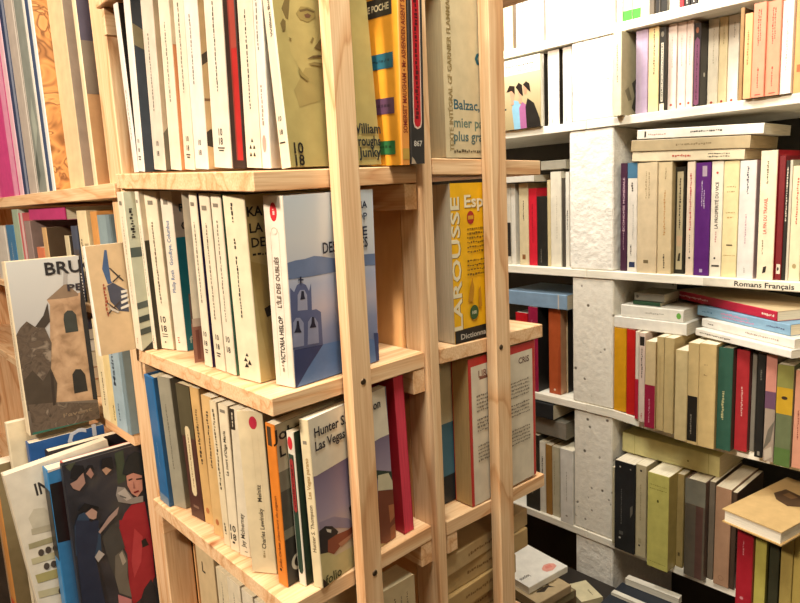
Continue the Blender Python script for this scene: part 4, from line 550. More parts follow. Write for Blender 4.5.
BK('paperback_book', 'cream paperback between two tall white ones on the peach-spine shelf', 'books on the white shelf with peach spines', (-0.0096, 0.9622, 1.6399), (0.0144, 0.13, 0.1531), (0.0, 0.0, 0.0), ('f0dcae', 'f0dcae', 'f0dcae', 'e9dfc6'), [('s', 'd', 0.55, 0.7, 0.92, 'b8a070', 0.0026), ('s', 'e', 0.45, 0.06, 0.0022, 0.0022, 'b84a3a')])
BK('paperback_book', 'tall white paperback beside the dark gap on the peach-spine shelf', 'books on the white shelf with peach spines', (0.0052, 0.9638, 1.6399), (0.0184, 0.13, 0.1531), (0.0, 0.0, 0.0), ('f2e8d6', 'f2e8d6', 'f2e8d6', 'e9dfc6'), [('s', 'd', 0.55, 0.75, 0.92, 'b8ac98', 0.003), ('s', 'e', 0.45, 0.06, 0.0022, 0.0022, 'b84a3a')])
BK('paperback_book', 'ochre paperback set back beside the dark gap on the peach-spine shelf', 'books on the white shelf with peach spines', (0.0468, 0.905, 1.6399), (0.0062, 0.13, 0.148), (0.0, 0.0, 0.0), ('a8875a', '5a4632', '5a4632', 'e9dfc6'), [])
BK('paperback_book', 'pale orange paperback before the peach pair on the peach-spine shelf', 'books on the white shelf with peach spines', (0.0605, 0.888, 1.6399), (0.0121, 0.13, 0.1332), (0.0, 0.0, 0.0), ('f0b882', 'efa870', 'efa870', 'e9dfc6'), [('s', 'd', 0.5, 0.4, 0.8, 'a86a3a', 0.003)])
BK('paperback_book', 'peach paperback, first of the matching pair on the peach-spine shelf', 'books on the white shelf with peach spines', (0.074, 0.886, 1.6399), (0.0193, 0.13, 0.145), (0.0, 0.0, 0.0), ('f59a7c', 'f59a7c', 'f59a7c', 'e9dfc6'), [('s', 'd', 0.42, 0.55, 0.93, 'a83a28', 0.0026), ('s', 'd', 0.58, 0.6, 0.93, 'a83a28', 0.0026), ('s', 'd', 0.5, 0.1, 0.32, 'a83a28', 0.003), ('s', 'r', 0.3, 0.02, 0.75, 0.03, 'b03a28')])
BK('paperback_book', 'peach paperback, second of the matching pair on the peach-spine shelf', 'books on the white shelf with peach spines', (0.0937, 0.8885, 1.6399), (0.0206, 0.13, 0.1438), (0.0, 0.0, 0.0), ('f59878', 'f59878', 'f59878', 'e9dfc6'), [('s', 'd', 0.42, 0.55, 0.93, 'a83a28', 0.0026), ('s', 'd', 0.58, 0.6, 0.93, 'a83a28', 0.0026), ('s', 'd', 0.5, 0.1, 0.32, 'a83a28', 0.003), ('s', 'r', 0.3, 0.02, 0.75, 0.03, 'b03a28')])
BK('paperback_book', 'white paperback past the peach pair on the peach-spine shelf', 'books on the white shelf with peach spines', (0.1147, 0.8918, 1.6399), (0.0158, 0.13, 0.1408), (0.0, 0.0, 0.0), ('f3ece2', 'f3ece2', 'f3ece2', 'e9dfc6'), [('s', 'd', 0.5, 0.25, 0.8, 'b0a4a0', 0.004)])
BK('paperback_book', 'apricot paperback at the frame edge on the peach-spine shelf', 'books on the white shelf with peach spines', (0.1309, 0.901, 1.6399), (0.0137, 0.13, 0.1427), (0.0, 0.0, 0.0), ('f2b272', 'f2b272', 'f2b272', 'e9dfc6'), [('s', 'd', 0.5, 0.75, 0.95, 'a8643a', 0.004), ('s', 'r', 0.3, 0.22, 0.7, 0.3, 'c86a3a')])
BK('paperback_book', 'dark plum paperback with pale capitals on the lettered shelf', 'books on the lettered white shelf', (-0.1721, 0.915, 1.3389), (0.0143, 0.14, 0.2123), (0.0, 0.0, 0.0), ('45243c', '3a2033', '3a2033', 'e9dfc6'), [('s', 't', 'ECONOMIE MONDIALE', 0.5, 0.62, 0.0058, 90, 'c9a8b4', 0.105), ('s', 'd', 0.5, 0.2, 0.36, 'a88494', 0.003)])
BK('paperback_book', 'white paperback with blue top block on the lettered shelf', 'books on the lettered white shelf', (-0.1558, 0.913, 1.3389), (0.02, 0.13, 0.21209), (0.0, 0.0, 0.0), ('e4ddd0', 'e4ddd0', 'e4ddd0', 'e9dfc6'), [('s', 'r', 0, 0.86, 1, 1, '4a7896'), ('s', 'r', 0.2, 0.04, 0.8, 0.09, '2f3a5a'), ('s', 'd', 0.4, 0.15, 0.25, '2b2622', 0.0035), ('s', 'd', 0.6, 0.3, 0.62, '8a8478', 0.002), ('s', 'd', 0.5, 0.74, 0.82, '2b2622', 0.005)])
BK('paperback_book', 'thick beige paperback beside the blue-topped one on the lettered shelf', 'books on the lettered white shelf', (-0.1312, 0.905, 1.3389), (0.0392, 0.13, 0.2099), (0.0, 0.0, 0.0), ('dcc8a4', 'dcc8a4', 'dcc8a4', 'e9dfc6'), [('s', 'd', 0.45, 0.68, 0.92, 'a08c68', 0.003), ('s', 'd', 0.6, 0.68, 0.92, 'a08c68', 0.003), ('s', 'r', 0.35, 0.09, 0.6, 0.12, '7a6a4c')])
BK('paperback_book', 'beige paperback with orange print on the lettered shelf', 'books on the lettered white shelf', (-0.0916, 0.9076, 1.3389), (0.0269, 0.13, 0.20853), (0.0, 0.0, 0.0), ('d9c49c', 'b8a276', 'b8a276', 'e9dfc6'), [('s', 'd', 0.5, 0.35, 0.75, 'c0925a', 0.0045), ('s', 'd', 0.5, 0.05, 0.18, '2b2622', 0.004), ('s', 'd', 0.55, 0.85, 0.95, 'a08c68', 0.0025)])
BK('paperback_book', 'small black-framed paperback on the lettered shelf', 'books on the lettered white shelf', (-0.0643, 0.9201, 1.3389), (0.019, 0.13, 0.1985), (0.0, 0.0, 0.0), ('2e2a20', '2e2a20', '2e2a20', 'e9dfc6'), [('s', 'r', 0.2, 0.04, 0.8, 0.955, 'c9bb96'), ('s', 'd', 0.5, 0.42, 0.9, '2b2622', 0.004), ('s', 'p', [(0.35, 0.12), (0.6, 0.12), (0.65, 0.2), (0.45, 0.19)], '2e2a20'), ('s', 'r', 0.25, 0.26, 0.75, 0.36, 'd9b894')])
BK('paperback_book', 'pinkish paperback with red title, beside the purple one on the lettered shelf', 'books on the lettered white shelf', (-0.038, 0.91, 1.3389), (0.0144, 0.13, 0.2058), (0.0, 0.0, 0.0), ('e8d4bc', 'e8d4bc', 'e8d4bc', 'e9dfc6'), [('s', 'd', 0.5, 0.4, 0.9, 'b84a4a', 0.0042), ('s', 'd', 0.5, 0.2, 0.36, '5a4a42', 0.0022), ('s', 'e', 0.5, 0.155, 0.0018, 0.0018, '2b2622')])
BK('paperback_book', 'purple paperback with small white title on the lettered shelf', 'books on the lettered white shelf', (-0.0232, 0.911, 1.3389), (0.027, 0.13, 0.203), (0.0, 0.0, 0.0), ('5b2275', '5b2275', '5b2275', 'e9dfc6'), [('s', 'r', 0.45, 0.88, 0.75, 0.97, 'b8a4b4'), ('s', 'd', 0.45, 0.62, 0.84, 'd8c8dc', 0.0026), ('s', 'd', 0.6, 0.6, 0.76, 'd8c8dc', 0.002), ('s', 'r', 0.4, 0.03, 0.6, 0.06, 'b8a4c4')])
BK('paperback_book', 'white paperback with black and red title, beside the purple one on the lettered shelf', 'books on the lettered white shelf', (0.0042, 0.9129, 1.3389), (0.0202, 0.13, 0.20408), (0.0, 0.0, 0.0), ('efe6d2', 'efe6d2', 'efe6d2', 'e9dfc6'), [('s', 't', 'LA PROSPERITÉ DU VICE', 0.5, 0.62, 0.0078, 90, '2b2622', 0.082), ('s', 'd', 0.5, 0.3, 0.4, 'd09a94', 0.004), ('s', 'e', 0.45, 0.16, 0.0018, 0.0018, '2b2622'), ('s', 'r', 0.2, 0.085, 0.85, 0.1, '2b2622'), ('s', 'e', 0.5, 0.9, 0.002, 0.002, 'c84a3a')])
BK('paperback_book', 'cream paperback with fine ornament frame on the lettered shelf', 'books on the lettered white shelf', (0.0252, 0.9129, 1.3389), (0.0255, 0.13, 0.20276), (0.0, 0.0, 0.0), ('e6d6a4', 'e6d6a4', 'e6d6a4', 'e9dfc6'), [('s', 'd', 0.78, 0.2, 0.8, 'a8946a', 0.0035, 1), ('s', 'd', 0.74, 0.25, 0.75, 'a8946a', 0.003, 1), ('s', 'd', 0.56, 0.2, 0.8, 'b8a070', 0.003, 1), ('s', 'd', 0.52, 0.3, 0.7, 'c09a60', 0.003, 1), ('s', 'r', 0.3, 0.275, 0.7, 0.285, '4a4234'), ('s', 'd', 0.19, 0.1, 0.9, 'b8a070', 0.002, 1)])
BK('paperback_book', 'pale bluish white paperback beside dark gap on the lettered shelf', 'books on the lettered white shelf', (0.0534, 0.908, 1.3389), (0.0268, 0.13, 0.20129), (0.0, 0.0, 0.0), ('dcd8d2', 'dcd8d2', 'dcd8d2', 'e9dfc6'), [('s', 'd', 0.5, 0.72, 0.95, '4a4a58', 0.0045), ('s', 'd', 0.45, 0.3, 0.55, 'c0a0a8', 0.004), ('s', 'd', 0.45, 0.05, 0.1, 'a8a4a0', 0.003)])
BK('paperback_book', 'cream paperback with red vertical title and red cover on the lettered shelf', 'books on the lettered white shelf', (0.087, 0.905, 1.3389), (0.0255, 0.13, 0.2151), (0.0, 0.0, 0.0), ('e6dabc', 'b3202c', 'b3202c', 'e9dfc6'), [('s', 't', 'LA FIN DU TRAVAIL', 0.4, 0.5, 0.0075, 90, 'c04a3c', 0.06), ('s', 'd', 0.45, 0.75, 0.92, '6a5f4a', 0.004), ('s', 'd', 0.3, 0.2, 0.32, '8a7c60', 0.003), ('s', 'p', [(0.35, 0.05), (0.55, 0.06), (0.6, 0.11), (0.4, 0.1)], '2b2622')])
BK('paperback_book', 'dark red spine with white label block on the lettered shelf', 'books on the lettered white shelf', (0.1129, 0.912, 1.3389), (0.0098, 0.13, 0.2052), (0.0, 0.0, 0.0), ('7c1f24', '8a2028', '8a2028', 'e9dfc6'), [('s', 'r', 0.25, 0.05, 0.85, 0.13, 'e4dac6'), ('s', 'e', 0.5, 0.09, 0.0015, 0.003, '2b2622')])
BK('paperback_book', 'thin black spine with white letters on the lettered shelf', 'books on the lettered white shelf', (0.1233, 0.912, 1.3389), (0.0055, 0.13, 0.1971), (0.0, 0.0, 0.0), ('26241f', 'b8b09a', 'b8b09a', 'e9dfc6'), [('s', 'd', 0.5, 0.5, 0.95, 'd8d0bc', 0.0025)])
BK('paperback_book', 'thin grey-white spine past the black one on the lettered shelf', 'books on the lettered white shelf', (0.1294, 0.912, 1.3389), (0.004, 0.13, 0.1975), (0.0, 0.0, 0.0), ('c9c2ae', 'c9c2ae', 'c9c2ae', 'e9dfc6'), [])
BK('paperback_book', 'cream paperback with dull red print near the frame edge on the lettered shelf', 'books on the lettered white shelf', (0.1338, 0.912, 1.3389), (0.0165, 0.13, 0.1876), (0.0, 0.0, 0.0), ('e6d8b4', 'e6d8b4', 'e6d8b4', 'e9dfc6'), [('s', 'd', 0.5, 0.5, 0.9, 'b8584a', 0.004), ('s', 'e', 0.5, 0.13, 0.003, 0.004, 'a8966a')])
BK('paperback_book', 'cream paperback with red and black print lying lowest on the lettered row', 'books lying on top of the lettered row', (0.05914, 0.909, 1.54227), (0.0181, 0.13, 0.2046), (0.0, -1.5208, 0.0), ('e2d4b4', 'dccdaa', 'dccdaa', 'd8c8a2'), [('s', 'd', 0.5, 0.0, 0.0, '2b2622', 0.003), ('s', 'd', 0.5, 0.45, 0.62, 'b84a3c', 0.006), ('s', 'd', 0.62, 0.12, 0.3, '4a4440', 0.003), ('s', 'd', 0.35, 0.12, 0.3, '4a4440', 0.003)])
BK('paperback_book', 'worn buff old book lying in the middle of the flat pile', 'books lying on top of the lettered row', (0.06813, 0.907, 1.56036), (0.0215, 0.13, 0.2148), (0.0, -1.5208, 0.0), ('b9a682', 'b4a17c', 'b4a17c', 'cbb78e'), [('s', 'd', 0.5, 0.3, 0.6, '8a7858', 0.005)])
BK('paperback_book', 'white paperback lying topmost on the lettered row', 'books lying on top of the lettered row', (0.08892, 0.906, 1.58195), (0.0175, 0.13, 0.223), (0.0, -1.5208, 0.0), ('efe8da', 'f2ece0', 'f2ece0', 'e6dcc4'), [('s', 'd', 0.55, 0.3, 0.55, '4a4440', 0.004), ('s', 'd', 0.45, 0.75, 0.9, 'b8948a', 0.004), ('s', 'r', 0.2, 0.92, 0.8, 0.935, '2b2622')])
BK('paperback_book', 'mustard-orange paperback beside the pitted block on the shelf below the lettering', 'books on the white shelf below the lettering', (-0.1788, 0.905, 1.04775), (0.027, 0.13, 0.17515), (0.0, 0.0, 0.0), ('dfa018', 'dfa018', 'dfa018', 'e9dfc6'), [])
BK('paperback_book', 'bright red paperback beside the mustard one on the shelf below the lettering', 'books on the white shelf below the lettering', (-0.1509, 0.905, 1.04524), (0.0184, 0.13, 0.17756), (0.0, 0.0, 0.0), ('c81e1c', 'c81e1c', 'c81e1c', 'e9dfc6'), [])
BK('paperback_book', 'white and crimson thin cover on the shelf below the lettering', 'books on the white shelf below the lettering', (-0.1266, 0.895, 1.04305), (0.0072, 0.13, 0.17985), (0.0, 0.0, 0.0), ('e6dccb', 'e6dccb', 'e6dccb', 'e9dfc6'), [('s', 'r', 0, 0.0, 1, 0.46, 'b8203c')])
BK('paperback_book', 'pale pink spine with black emblem at top on the shelf below the lettering', 'books on the white shelf below the lettering', (-0.1152, 0.888, 1.04202), (0.0122, 0.13, 0.18088), (0.0, 0.0, 0.0), ('e6cfc0', 'e6cfc0', 'e6cfc0', 'e9dfc6'), [('s', 'r', 0.15, 0.86, 0.9, 0.96, '26231f'), ('s', 'd', 0.5, 0.5, 0.84, '2b2622', 0.0032), ('s', 'd', 0.5, 0.04, 0.1, 'b8203c', 0.003)])
BK('paperback_book', 'beige paperback with crimson band overhanging the shelf on the shelf below the lettering', 'books on the white shelf below the lettering', (-0.0942, 0.872, 1.04013), (0.0206, 0.13, 0.172), (0.0, 0.0, 0.0), ('d8c296', 'b89a6a', 'b89a6a', 'e9dfc6'), [('s', 'r', 0, 0, 1, 0.5, '9c1f40'), ('s', 'd', 0.45, 0.06, 0.34, 'd09aa8', 0.0035)])
BK('paperback_book', 'tan old paperback, first after the crimson band on the shelf below the lettering', 'books on the white shelf below the lettering', (-0.0732, 0.876, 1.03837), (0.0142, 0.13, 0.18453), (0.0, 0.0, 0.0), ('cdb682', 'cdb682', 'cdb682', 'e9dfc6'), [('s', 'r', 0.4, 0.3, 0.6, 0.8, 'c4ab76')])
BK('paperback_book', 'tan old paperback, second after the crimson band on the shelf below the lettering', 'books on the white shelf below the lettering', (-0.0581, 0.876, 1.03688), (0.0184, 0.13, 0.18602), (0.0, 0.0, 0.0), ('d0b984', 'd0b984', 'd0b984', 'e9dfc6'), [])
BK('paperback_book', 'tall cream paperback overhanging the shelf on the shelf below the lettering', 'books on the white shelf below the lettering', (-0.0303, 0.862, 1.03438), (0.0225, 0.13, 0.172), (0.0, 0.0, 0.0), ('dcc794', 'cdb682', 'cdb682', 'e9dfc6'), [])
BK('paperback_book', 'tan paperback with black lower label on the shelf below the lettering', 'books on the white shelf below the lettering', (-0.0073, 0.862, 1.0326), (0.0197, 0.13, 0.1903), (0.0, 0.0, 0.0), ('d3ba84', 'd3ba84', 'd3ba84', 'e9dfc6'), [('s', 'r', 0.05, 0.03, 0.95, 0.48, '26221d'), ('s', 'd', 0.4, 0.1, 0.3, '8a8478', 0.0035)])
BK('paperback_book', 'wide tan paperback beside the green book on the shelf below the lettering', 'books on the white shelf below the lettering', (0.0129, 0.862, 1.0326), (0.0293, 0.13, 0.1921), (0.0, 0.0, 0.0), ('cfb57e', 'b9a06c', 'b9a06c', 'e9dfc6'), [('s', 'd', 0.8, 0.3, 0.5, '8a744c', 0.003, 1), ('s', 'd', 0.7, 0.3, 0.5, '8a744c', 0.003, 1)])
BK('hardcover_book', 'dark green clothbound book with gilt title on the shelf below the lettering', 'books on the white shelf below the lettering', (0.0427, 0.87, 1.0326), (0.0249, 0.13, 0.18712), (0.0, -0.00107, 0.0), ('2f5748', '24443a', '24443a', 'e9dfc6'), [('s', 'd', 0.4, 0.3, 0.58, 'b8b486', 0.0055)], hc=1)
BK('hardcover_book', 'leaning red clothbound book with pale title on the shelf below the lettering', 'books on the white shelf below the lettering', (0.068, 0.885, 1.0326), (0.0215, 0.13, 0.18431), (0.0, -0.00161, 0.0), ('a82a30', '7a2024', '7a2024', 'e9dfc6'), [('s', 'd', 0.5, 0.35, 0.65, 'd8a8a0', 0.0045)], hc=1)
BK('paperback_book', 'grey thin spine beside the leaning red book on the shelf below the lettering', 'books on the white shelf below the lettering', (0.0899, 0.8963, 1.0326), (0.0073, 0.13, 0.1802), (0.0, 0.0, 0.0), ('827c70', '827c70', '827c70', 'e9dfc6'), [])
BK('paperback_book', 'black paperback with pale top letters on the shelf below the lettering', 'books on the white shelf below the lettering', (0.1052, 0.875, 1.0326), (0.013, 0.13, 0.185), (0.0, 0.0, 0.0), ('201f1c', '201f1c', '201f1c', 'e9dfc6'), [('s', 'd', 0.5, 0.75, 0.85, '6a6a60', 0.003), ('s', 'r', 0.4, 0.02, 0.7, 0.06, '8a8478')])
BK('paperback_book', 'mottled grey and pink paperback on the shelf below the lettering', 'books on the white shelf below the lettering', (0.1216, 0.868, 1.0326), (0.0162, 0.13, 0.1871), (0.0, 0.0, 0.0), ('a09080', 'a09080', 'a09080', 'e9dfc6'), [('s', 'r', 0, 0.66, 1, 1, 'c8897a'), ('s', 'r', 0, 0.5, 1, 0.66, '6a4a62'), ('s', 'p', [(0, 0.1), (0.7, 0.2), (1, 0.4), (0.4, 0.3)], '6a6458'), ('s', 'p', [(0.2, 0.0), (0.9, 0.05), (0.8, 0.15), (0.1, 0.1)], 'b8ac9a')])
BK('paperback_book', 'olive paperback with mustard upper half on the shelf below the lettering', 'books on the white shelf below the lettering', (0.1408, 0.862, 1.0326), (0.0239, 0.13, 0.1743), (0.0, 0.0, 0.0), ('666f4e', '666f4e', '666f4e', 'e9dfc6'), [('s', 'r', 0, 0.52, 1, 0.78, 'c09a28'), ('s', 'r', 0, 0.78, 1, 1, '8a8a4a'), ('s', 'r', 0, 0, 1, 0.18, '55703a'), ('s', 'e', 0.5, 0.68, 0.0045, 0.003, '3a2a20')])
BK('paperback_book', 'salmon pink paperback at the frame edge on the shelf below the lettering', 'books on the white shelf below the lettering', (0.1651, 0.8694, 1.0326), (0.0174, 0.13, 0.1666), (0.0, 0.0, 0.0), ('d89a80', 'd89a80', 'd89a80', 'e9dfc6'), [('s', 'd', 0.4, 0.3, 0.6, '8a4a3a', 0.003)])
BK('paperback_book', 'white paperback lying lowest across the mustard and red spines', 'books lying on the row below the lettering', (-0.0313, 0.9075, 1.2235), (0.0229, 0.13, 0.1491), (0.0, -1.5708, 0.0), ('eeeae0', 'f2efe6', 'f2efe6', 'e6e0d0'), [])
BK('paperback_book', 'white paperback with green logo lying over the lower white one', 'books lying on the row below the lettering', (-0.0399, 0.912, 1.2468), (0.0237, 0.13, 0.1276), (0.0, -1.5708, 0.0), ('ece8dc', 'efebdf', 'efebdf', 'e6e0d0'), [('s', 'e', 0.5, 0.07, 0.006, 0.0045, '6fb04e'), ('s', 'd', 0.5, 0.3, 0.6, 'b8b4a8', 0.004)])
BK('paperback_book', 'thin dark green book under the grey one', 'books lying on the row below the lettering', (-0.0924, 0.925, 1.2709), (0.0072, 0.075, 0.0563), (0.0, -1.5708, 0.0), ('2e5038', '2a4a34', '2a4a34', 'b8ac90'), [])
BK('paperback_book', 'shadowed grey book with dark dot lying topmost by the block', 'books lying on the row below the lettering', (-0.0868, 0.93, 1.2785), (0.0163, 0.075, 0.0614), (0.0, -1.5708, 0.0), ('8d897c', '98947f', '98947f', 'c8bda0'), [('s', 'e', 0.5, 0.9, 0.003, 0.003, '4a463e')])
BK('paperback_book', 'white paperback lying lowest of the slanting pile', 'books lying aslant on the row below the lettering', (0.17067, 0.82344, 1.2285), (0.013, 0.13, 0.2), (0.0, -1.5708, -0.41074), ('ece8de', 'efece2', 'efece2', 'e0d8c6'), [('s', 'd', 0.5, 0.6, 0.95, '6a665e', 0.004)])
BK('paperback_book', 'second white paperback in the slanting pile', 'books lying aslant on the row below the lettering', (0.17142, 0.83427, 1.242), (0.0155, 0.13, 0.2), (0.0, -1.5708, -0.44855), ('e8e4da', 'efece2', 'efece2', 'e0d8c6'), [('s', 'd', 0.5, 0.15, 0.5, 'a8968a', 0.004), ('s', 'd', 0.5, 0.86, 0.93, '6a665e', 0.003)])
BK('paperback_book', 'pale blue paperback with pink lettering in the slanting pile', 'books lying aslant on the row below the lettering', (0.15881, 0.85204, 1.258), (0.0185, 0.13, 0.21), (0.0, -1.5708, -0.46814), ('86acc8', '7ba4c4', '7ba4c4', 'd8ccb0'), [('s', 'd', 0.5, 0.82, 0.95, '4a7a9a', 0.005), ('s', 'd', 0.65, 0.4, 0.72, 'c890b0', 0.006), ('s', 'd', 0.35, 0.35, 0.7, 'c890b0', 0.004), ('s', 'd', 0.5, 0.05, 0.22, '5a6a88', 0.004)])
BK('paperback_book', 'crimson paperback with white lettering topmost of the slanting pile', 'books lying aslant on the row below the lettering', (0.1345, 0.865, 1.277), (0.0165, 0.13, 0.27507), (0.0, -1.5708, -0.53524), ('b5233f', 'd8c29a', 'b5233f', 'e0d2b4'), [('s', 'd', 0.5, 0.62, 0.95, 'e8c8cc', 0.005), ('s', 'd', 0.5, 0.02, 0.12, 'e8d8c8', 0.006)])
BK('paperback_book', 'thin beige book against the pillar on the lowest white shelf', 'books on the lowest white shelf', (-0.1745, 0.893, 0.7539), (0.0052, 0.13, 0.1717), (0.0, 0.0, 0.0), ('cbbf9c', 'cbbf9c', 'cbbf9c', 'e9dfc6'), [])
BK('paperback_book', 'thick black paperback beside the pillar on the lowest white shelf', 'books on the lowest white shelf', (-0.1614, 0.88, 0.7539), (0.0441, 0.13, 0.196), (0.0, 0.0, 0.0), ('1f2022', '2a2a2a', '2a2a2a', 'e6dcc8'), [('s', 'd', 0.35, 0.3, 0.7, '6a6a66', 0.0026), ('s', 'e', 0.28, 0.94, 0.0018, 0.0018, 'd8d4c8'), ('s', 'e', 0.8, 0.94, 0.0015, 0.0015, 'a8a49a'), ('s', 'e', 0.28, 0.14, 0.0022, 0.0022, 'd8d4c8'), ('s', 'r', 0.25, 0.18, 0.45, 0.22, '5a5a56'), ('s', 'p', [(0.8, 0.4), (0.92, 0.46), (0.92, 0.55), (0.8, 0.52)], '6a665c')])
BK('paperback_book', 'grey-beige paperback with black dots on the lowest white shelf', 'books on the lowest white shelf', (-0.1169, 0.884, 0.7539), (0.0224, 0.13, 0.1984), (0.0, 0.0, 0.0), ('c6b995', 'c6b995', 'c6b995', 'e9dfc6'), [('s', 'e', 0.5, 0.94, 0.0022, 0.0022, '2b2622'), ('s', 'e', 0.4, 0.12, 0.0022, 0.0022, '2b2622'), ('s', 'd', 0.5, 0.4, 0.8, 'a0946f', 0.003), ('s', 'r', 0.3, 0.15, 0.6, 0.2, 'b0a47f')])
BK('paperback_book', 'fat lime-yellow paperback on the lowest white shelf', 'books on the lowest white shelf', (-0.0824, 0.866, 0.7539), (0.0427, 0.13, 0.198), (0.0, 0.0, 0.0), ('d0ca70', 'b8a562', 'b8a562', 'efe6cc'), [('s', 'd', 0.88, 0.1, 0.9, '8a8438', 0.002, 1), ('s', 'd', 0.84, 0.1, 0.9, '8a8438', 0.002, 1), ('s', 'e', 0.5, 0.72, 0.002, 0.003, '6a642a'), ('s', 'd', 0.06, 0.1, 0.9, '8a8438', 0.002, 1)])
BK('paperback_book', 'tan paperback between lime and mottled spines on the lowest white shelf', 'books on the lowest white shelf', (-0.0393, 0.9, 0.7539), (0.0135, 0.13, 0.1953), (0.0, 0.0, 0.0), ('b8a066', 'b8a066', 'b8a066', 'e9dfc6'), [('s', 'r', 0.3, 0.12, 0.6, 0.16, '6a5a3a')])
BK('hardcover_book', 'mottled grey-brown old binding on the lowest white shelf', 'books on the lowest white shelf', (-0.0166, 0.885, 0.7539), (0.0382, 0.13, 0.1984), (0.0, 0.0, 0.0), ('5f574a', '6a5244', '6a5244', 'e9dfc6'), [('s', 'r', 0.55, 0, 0.9, 0.75, '5a4038'), ('s', 'r', 0.0, 0.75, 1, 1, '7a786a')], hc=1)
BK('paperback_book', 'dull grey-brown spine after the mottled binding on the lowest white shelf', 'books on the lowest white shelf', (0.022, 0.9, 0.7539), (0.0107, 0.13, 0.1984), (0.0, 0.0, 0.0), ('74695a', '74695a', '74695a', 'e9dfc6'), [])
BK('paperback_book', 'pinkish brown paperback with round mark at foot on the lowest white shelf', 'books on the lowest white shelf', (0.0365, 0.893, 0.7539), (0.0279, 0.13, 0.1958), (0.0, 0.0, 0.0), ('a88468', 'a88468', 'a88468', 'e9dfc6'), [('s', 'e', 0.5, 0.08, 0.005, 0.005, '8a684e'), ('s', 'e', 0.5, 0.08, 0.004, 0.004, 'a88468')])
BK('paperback_book', 'dark narrow spine before the crimson book on the lowest white shelf', 'books on the lowest white shelf', (0.0648, 0.895, 0.7539), (0.0087, 0.13, 0.1923), (0.0, 0.0, 0.0), ('4a3a2e', '4a3a2e', '4a3a2e', 'e9dfc6'), [])
BK('hardcover_book', 'crimson clothbound book overhanging the lowest shelf on the lowest white shelf', 'books on the lowest white shelf', (0.0943, 0.845, 0.7539), (0.0267, 0.13, 0.176), (0.0, 0.0, 0.0), ('a01c2a', '8a1824', '8a1824', 'e9dfc6'), [('s', 'd', 0.4, 0.6, 0.75, 'c8848a', 0.003), ('s', 'e', 0.4, 0.13, 0.003, 0.003, 'c8848a')], hc=1)
BK('paperback_book', 'yellow-green paperback beside the crimson book on the lowest white shelf', 'books on the lowest white shelf', (0.1214, 0.853, 0.7539), (0.018, 0.13, 0.172), (0.0, 0.0, 0.0), ('b8b058', '8d8a4a', '8d8a4a', 'e9dfc6'), [('s', 'd', 0.9, 0.1, 0.9, '7a743a', 0.002, 1), ('s', 'd', 0.86, 0.1, 0.9, '7a743a', 0.002, 1)])
BK('paperback_book', 'black-green narrow spine after the yellow-green one on the lowest white shelf', 'books on the lowest white shelf', (0.1414, 0.862, 0.7539), (0.0157, 0.13, 0.17), (0.0, 0.0, 0.0), ('3a3a28', '3a3a28', '3a3a28', 'e9dfc6'), [])
BK('paperback_book', 'olive tan paperback near the frame corner on the lowest white shelf', 'books on the lowest white shelf', (0.1611, 0.855, 0.7539), (0.0181, 0.13, 0.168), (0.0, 0.0, 0.0), ('a89452', 'a89452', 'a89452', 'e9dfc6'), [])
BK('paperback_book', 'ochre paperback in the frame corner on the lowest white shelf', 'books on the lowest white shelf', (0.1796, 0.8579, 0.7539), (0.0184, 0.13, 0.168), (0.0, 0.0, 0.0), ('b09a52', 'b09a52', 'b09a52', 'e9dfc6'), [])
BK('paperback_book', 'long pale yellow book lying across the black and lime spines', 'big books lying on the lowest row', (0.0293, 0.925, 0.953), (0.0422, 0.15, 0.1984), (0.0, -1.5708, 0.0), ('e0d898', 'dcd494', 'dcd494', 'dfd4b4'), [('s', 'r', 0, 0.86, 1, 0.865, 'b8ae68'), ('s', 'r', 0, 0.1, 1, 0.105, 'b8ae68'), ('s', 'e', 0.4, 0.3, 0.002, 0.002, '8a8248')])
BK('hardcover_book', 'tan hardcover with dark picture lying open-edge out over the crimson book', 'big books lying on the lowest row', (0.12127, 1.00527, 0.9305), (0.0245, 0.205, 0.09961), (0.0, -1.5708, 2.95581), ('c9a56c', 'd2b27c', 'c9a56c', 'e9e2d0'), [('c', 'p', [(0.25, 0.25), (0.4, 0.2), (0.5, 0.35), (0.55, 0.6), (0.45, 0.8), (0.3, 0.75), (0.28, 0.5)], '5a4432'), ('c', 'p', [(0.3, 0.35), (0.38, 0.33), (0.4, 0.5), (0.33, 0.55)], '8a6a48')], hc=1)
BK('paperback_book', 'yellowish spine with dark edge behind the post, topmost white shelf', 'books on the top level behind the pine post', (-0.4529, 0.912, 1.8114), (0.0248, 0.13, 0.2), (0.0, 0.0, 0.0), ('ecd8a8', 'ecd8a8', 'ecd8a8', 'e9dfc6'), [])
BK('paperback_book', 'dark sliver between pale spines behind the post, topmost white shelf', 'books on the top level behind the pine post', (-0.4266, 0.912, 1.8114), (0.0068, 0.13, 0.2), (0.0, 0.0, 0.0), ('6a5a48', '6a5a48', '6a5a48', 'e9dfc6'), [])
BK('paperback_book', 'white spine with black edge line behind the post, topmost white shelf', 'books on the top level behind the pine post', (-0.4184, 0.912, 1.8114), (0.016, 0.13, 0.2), (0.0, 0.0, 0.0), ('f3efe6', 'f3efe6', 'f3efe6', 'e9dfc6'), [])
BK('paperback_book', 'broad overexposed white spine behind the post, topmost white shelf', 'books on the top level behind the pine post', (-0.3994, 0.912, 1.8114), (0.0361, 0.13, 0.2), (0.0, 0.0, 0.0), ('f4f1ea', 'f4f1ea', 'f4f1ea', 'e9dfc6'), [])
BK('paperback_book', 'pinkish white narrow spine behind the post, topmost white shelf', 'books on the top level behind the pine post', (-0.3606, 0.912, 1.8114), (0.0126, 0.13, 0.2), (0.0, 0.0, 0.0), ('f0e4da', 'f0e4da', 'f0e4da', 'e9dfc6'), [])
